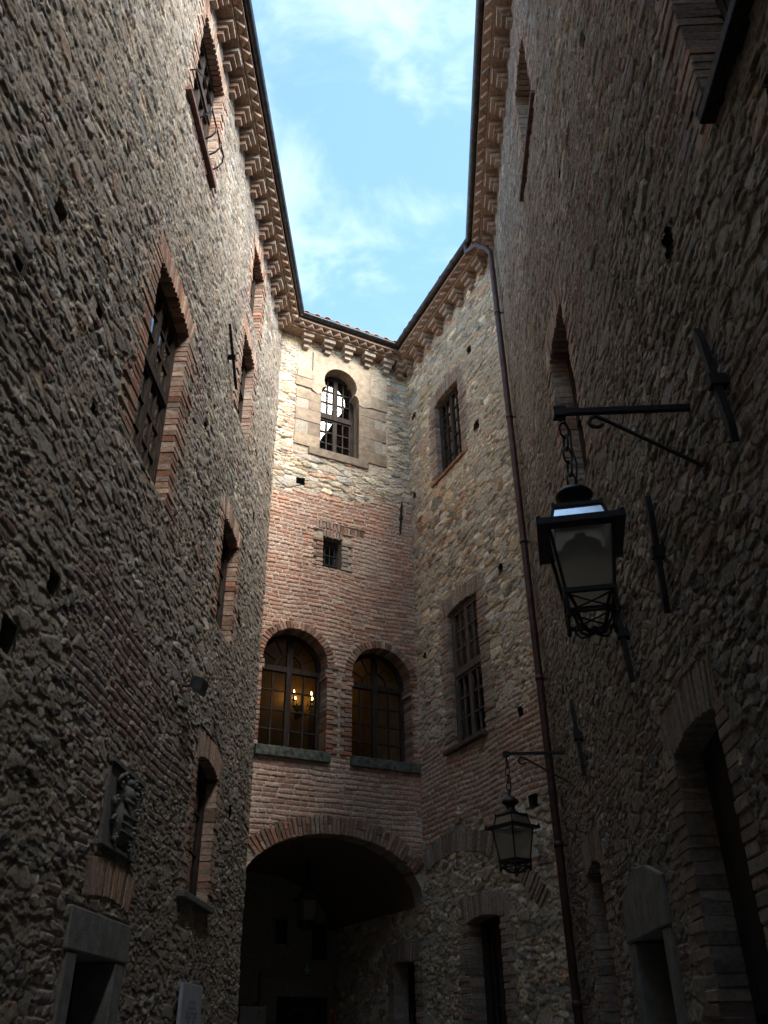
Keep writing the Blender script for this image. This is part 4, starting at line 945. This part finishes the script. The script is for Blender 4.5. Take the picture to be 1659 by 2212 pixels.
    for i in range(4):                                                        # curved cage under the glass
        x, y, z = sq(bt, zgf)[i]; dx_, dy_ = x - c[0], y - c[1]
        cg.tube([(c[0] + dx_ * a, c[1] + dy_ * a, zgf - dz * b) for a, b in ((1, .05), (.80, .14), (.66, .34), (.60, .6), (.48, .82), (.25, .93), (.02, .95))], .009 * sc_, 6)
        cg.tube([(c[0] + dx_ * a, c[1] + dy_ * a, zgf - dz * b) for a, b in ((1, .58), (.86, .52), (.76, .6), (.72, .76), (.55, .92), (.3, .98), (.02, .97))], .006 * sc_, 6)
        x2, y2, _ = sq(bt, zgf)[(i + 1) % 4]
        cg.tube([(x, y, zgf - dz * .08), ((x + x2) / 2, (y + y2) / 2, zgf - dz * .34), (x2, y2, zgf - dz * .58)], .005 * sc_, 5)
        cg.tube([(x, y, zgf - dz * .58), ((x + x2) / 2, (y + y2) / 2, zgf - dz * .34), (x2, y2, zgf - dz * .08)], .005 * sc_, 5)
        cg.tube([(x, y, zgf - dz * .58), (x2, y2, zgf - dz * .58)], .006 * sc_, 5)
    cg.lathe((c[0], c[1], ztip), [(.004, 0), (.016, .012), (.02, .03), (.008, .045)], 10)
    cg.build('basket', M_IRON, root, smooth=True)
    rfm = MB(); A_, B_ = sq(rt - .012, zr1 + .001), sq(pl - .010, zpl - .022)
    rfm.add(A_ + B_, [(i, (i + 1) % 4, 4 + (i + 1) % 4, 4 + i) for i in range(4)]); rfm.build('roof_glass', M_CAPGLASS, root)
    A_, B_ = sq(rt - .004, zr0), sq(bt - .004, zgf)
    for i in range(4):
        gl = MB(); j = (i + 1) % 4; gl.add([A_[i], A_[j], B_[j], B_[i]], [(0, 1, 2, 3)]); gl.build('pane', M_LGLASS, root)
    bl = MB(); zb_ = zr0 - (zr0 - zgf) * .68
    bl.lathe((c[0], c[1], zb_), [(.006, 0), (.035 * sc_, .03 * sc_), (.047 * sc_, .075 * sc_), (.042 * sc_, .12 * sc_), (.022 * sc_, .165 * sc_), (.02 * sc_, .2 * sc_)], 18); bl.build('bulb', M_BULB, root, smooth=True)
    rfl = MB(); rfl.lathe((c[0], c[1], zb_ + .19 * sc_), [(.10 * sc_, 0), (.097 * sc_, .006), (.04 * sc_, .04 * sc_), (.03, .06 * sc_), (.03, zr1 - zb_ - .19 * sc_)], 24); rfl.build('reflector', M_ZINC, root, smooth=True)
    return root
bracket(6.61, 4.60, .72, 4.12, 6.64, 'large black iron bracket carrying the nearer, larger lantern')
bracket(1.07, 4.26, .63, 3.90, 1.07, 'thin iron bracket crossing the downpipe, carrying the smaller lantern', .9)
q = wp('R', 6.61, 0, .72)
lantern((q[0] + .02, q[1] + .03), R_(-10.5), (4.55, 4.12, 3.97, 3.945, 3.82, 3.785, 3.455, 3.265), 'large black lantern with bright roof panel, hanging nearest on the right', 1.0)
q = wp('R', 1.07, 0, .63)
lantern(q[:2], R_(38), (4.20, 3.82, 3.64, 3.62, 3.50, 3.475, 3.165, 3.05), 'smaller dark lantern hanging before the slanting wall near the downpipe', .92, rim=.205)
q = wp('C', 1.58, 0, -1.7)
lantern(q[:2], R_(27), (4.12, 3.80, 3.64, 3.62, 3.52, 3.49, 3.20, 3.08), 'shadowy lantern hanging from the vault inside the dark archway', .9, rim=.17)

# ================================================================== candle sconce in the lit room
cpos = None
def uvd(u, z, n): return wp('C', u, z, n)
SC_U, SC_Z, SC_N = 1.73, 7.08, -2.68
sr = empty('candle_sconce', uvd(SC_U, SC_Z - .3, SC_N), 'wrought iron candle sconce glowing behind the left arched window', 'sconce')
arm = MB('C')
arm.tube([(SC_U, SC_Z - .30, SC_N), (SC_U, SC_Z + .10, SC_N)], .016, 6)
arm.box(SC_U - .04, SC_U + .04, SC_Z - .32, SC_Z - .12, -2.9, SC_N)
cand = []
for a in (-100, -20, 60, 140, 200):
    dx_, dn = math.cos(R_(a)) * .26, math.sin(R_(a)) * .2
    arm.tube([(SC_U, SC_Z - .22, SC_N), (SC_U + dx_ * .4, SC_Z - .30, SC_N + dn * .4), (SC_U + dx_ * .85, SC_Z - .22, SC_N + dn * .85), (SC_U + dx_, SC_Z - .08, SC_N + dn)], .012, 6)
    arm.tube([(SC_U + dx_ * .5, SC_Z - .18, SC_N + dn * .5), (SC_U + dx_ * .7, SC_Z - .12, SC_N + dn * .7), (SC_U + dx_ * .62, SC_Z - .06, SC_N + dn * .62)], .009, 6)
    arm.box(SC_U + dx_ - .035, SC_U + dx_ + .035, SC_Z - .09, SC_Z - .075, SC_N + dn - .035, SC_N + dn + .035); cand.append((SC_U + dx_, SC_Z, SC_N + dn))
arm.build('arms', M_IRON, sr)
for (u_, z_, n_) in cand[:3] + cand[3:]:
    cd = MB('C'); cd.tube([(u_, z_ - .075, n_), (u_, z_ + .03, n_)], .013, 8); ca = cd.build('candle', M_CANDLE, sr)
    fl = MB('C'); fl.tube([(u_, z_ + .035, n_), (u_, z_ + .055, n_), (u_, z_ + .075, n_), (u_, z_ + .11, n_)], [.006, .015, .012, .002], 8); fl.build('flame', M_FLAME, ca, smooth=True)
pl_ = bpy.data.lights.new('candle_light', 'POINT'); pl_.energy = 0.13; pl_.color = (1.0, .56, .20); pl_.shadow_soft_size = .10
plo = bpy.data.objects.new('candle_light', pl_); COL.objects.link(plo); plo.location = tuple(uvd(SC_U, SC_Z + .12, SC_N - .03))

# ================================================================== carved coat of arms
ca_ = MB('L'); ca_.box(4.88, 5.68, 2.90, 3.47, -.05, .015); ca_.box(4.86, 5.70, 3.47, 3.50, -.05, .04); ca_.box(4.86, 5.70, 2.87, 2.90, -.05, .035)
cr_ = tag(ca_.build('coat_of_arms', M_STONE), 'carved stone coat of arms set in the left wall above the doorway', 'relief')
sh = MB('L'); scx, scz = 5.26, 3.06
def dome(mb, cx, cz, rx, rz, h, n0=.012, shape=None):
    V = []; F = []; k = 20; rings = 5
    for r_ in range(rings + 1):
        f_ = r_ / rings
        for j in range(k):
            a = 2 * math.pi * j / k; s_ = shape(a) if shape else 1
            V.append((cx + rx * s_ * f_ * math.cos(a), cz + rz * s_ * f_ * math.sin(a), n0 + h * (1 - f_ ** 3)))
    for r_ in range(rings):
        for j in range(k): F.append((r_ * k + j, r_ * k + (j + 1) % k, (r_ + 1) * k + (j + 1) % k, (r_ + 1) * k + j))
    mb.add(V, F)
dome(sh, scx, 3.08, .17, .16, .055, shape=lambda a: 1.0 if math.sin(a) < 0 else 1.12 if abs(math.cos(a)) > .3 else 1.0)
for i in range(3): sh.tube([(scx - .12, 3.14 - i * .06, .066 - i * .004), (scx + .12, 3.14 - i * .06, .066 - i * .004)], .010, 6)
sh.build('shield', M_STONE, cr_, smooth=True)
he = MB('L'); dome(he, scx, 3.31, .085, .08, .075); dome(he, scx - .02, 3.41, .05, .04, .06); he.tube([(scx - .09, 3.26, .05), (scx, 3.24, .08), (scx + .09, 3.26, .05)], .018, 8)
he.build('helmet', M_STONE, cr_, smooth=True)
for q in (-1, 1):
    sc2 = MB('L')
    for (bx, bz, r_, tw) in ((.20, 3.36, .07, 1), (.26, 3.22, .06, -1), (.24, 3.06, .055, 1), (.17, 2.96, .05, -1), (.12, 3.42, .04, 1)):
        sc2.tube([(scx + q * (bx + r_ * (1 - i / 16) * math.cos(tw * i * .62)), bz + r_ * (1 - i / 16) * math.sin(tw * i * .62), .03 + .015 * math.sin(i)) for i in range(12)], [.017 * (1 - i / 20) for i in range(12)], 6)
        dome(sc2, scx + q * bx, bz, .03, .03, .05)
    sc2.build('mantling', M_STONE, cr_, smooth=True)


# ================================================================== signs
def sign_panel(w, u0, u1, z0, z1, n0, n1, mat, name, label, cat='sign'):
    mb = MB(w); mb.box(u0, u1, z0, z1, n0, n1); o = mb.build(name, mat); bv = o.modifiers.new('b', 'BEVEL'); bv.width = .003
    return tag(o, label, cat)
sg = sign_panel('L', 2.28, 3.10, 1.15, 2.11, .05, .085, M_PANEL, 'information_panel', 'tall white lettered information panel on the left wall by the archway')
lt = MB('L')
for r_, (z_, words) in enumerate(((1.945, (.07, .05, .09)), (1.895, (.12, .09, .07)), (1.855, (.10, .05, .12, .08)), (1.82, (.08, .11, .06, .10)), (1.785, (.11, .04, .09)), (1.75, (.06, .09, .12)), (1.70, (.1, .07)))):
    tot = sum(words) + .03 * (len(words) - 1); u_ = 2.69 + tot / 2
    for wdt in words:
        k = int(wdt / .016)
        for i in range(k): lt.box(u_ - (i + .8) * .016, u_ - i * .016 - .003, z_, z_ + (.022 if (i * 7 + r_) % 3 else .03), .085, .087)
        u_ -= wdt + .03
lt.build('lettering', M_INK, sg)
ex = sign_panel('C', 2.225, 2.405, 2.60, 2.775, -PD + .06, -PD + .075, M_GREEN, 'exit_sign', 'small green emergency exit sign with white arrow over the dark door')
ar = MB('C'); n_ = -PD + .0755
ar.quad_prism([(2.30, 2.76), (2.30, 2.66), (2.262, 2.695), (2.262, 2.665), (2.315, 2.615), (2.368, 2.665), (2.368, 2.695), (2.33, 2.66), (2.33, 2.76)], n_, n_ + .002)
for (a, b, c, d) in ((2.228, 2.402, 2.603, 2.609), (2.228, 2.402, 2.766, 2.772), (2.228, 2.234, 2.609, 2.766), (2.396, 2.402, 2.609, 2.766)): ar.box(a, b, c, d, n_, n_ + .002)
ar.build('arrow', M_WHITE, ex)
fs = sign_panel('C', 2.745, 2.88, 1.70, 2.13, -PD + .07, -PD + .085, M_WHITE, 'fire_hose_sign', 'red and white fire hose sign beside the dark door in the archway')
fr_ = MB('C'); n_ = -PD + .0855; fr_.quad_prism([(2.75, 1.86), (2.875, 1.86), (2.875, 2.125), (2.75, 2.125)], n_, n_ + .002); fr_.build('red_field', M_RED, fs)
fw_ = MB('C'); n_ += .0025
fw_.quad_prism([(2.757, 2.09), (2.757, 2.03), (2.79, 2.03), (2.79, 2.0), (2.80, 2.0), (2.80, 2.09)], n_, n_ + .002); fw_.quad_prism([(2.82, 1.91), (2.86, 1.91), (2.86, 1.95), (2.82, 1.95)], n_, n_ + .002)
fw_.build('hose_symbol', M_WHITE, fs)
lt2 = MB('C')
for i in range(6): lt2.box(2.765 + i * .016, 2.777 + i * .016, 1.80, 1.815, -PD + .085, -PD + .087)
lt2.build('lettering', M_INK, fs)
nt_ = sign_panel('C', 1.18, 1.62, 1.55, 2.13, -PD + .07, -PD + .085, M_WHITE, 'notice_board', 'pale notice board low on the left inside the dark archway')
lt3 = MB('C'); lt3.box(1.49, 1.505, 2.02, 2.07, -PD + .085, -PD + .087); lt3.build('mark', M_INK, nt_)
# small floodlight fixed on the left wall
sp = MB('L'); sp.tube([(3.94, 4.72, -.05), (3.94, 4.72, .12)], .014, 8); sp.add(*(lambda: ([(3.86, 4.70, .08), (4.02, 4.70, .08), (4.02, 4.80, .10), (3.86, 4.80, .10), (3.84, 4.62, .20), (4.04, 4.62, .20), (4.04, 4.76, .23), (3.84, 4.76, .23)], [(3, 2, 1, 0), (4, 5, 6, 7), (0, 1, 5, 4), (1, 2, 6, 5), (2, 3, 7, 6), (3, 0, 4, 7)]))())
fo = tag(sp.build('floodlight', M_ZINC), 'small dark floodlight bracketed out from the left rubble wall', 'floodlight')
fg = MB('L'); fg.add([(3.85, 4.63, .2), (4.03, 4.63, .2), (4.03, 4.752, .2285), (3.85, 4.752, .2285)], [(0, 1, 2, 3)]); fgo = fg.build('lens', M_ZINC, fo)
for v_ in fgo.data.vertices: v_.co.z -= .004
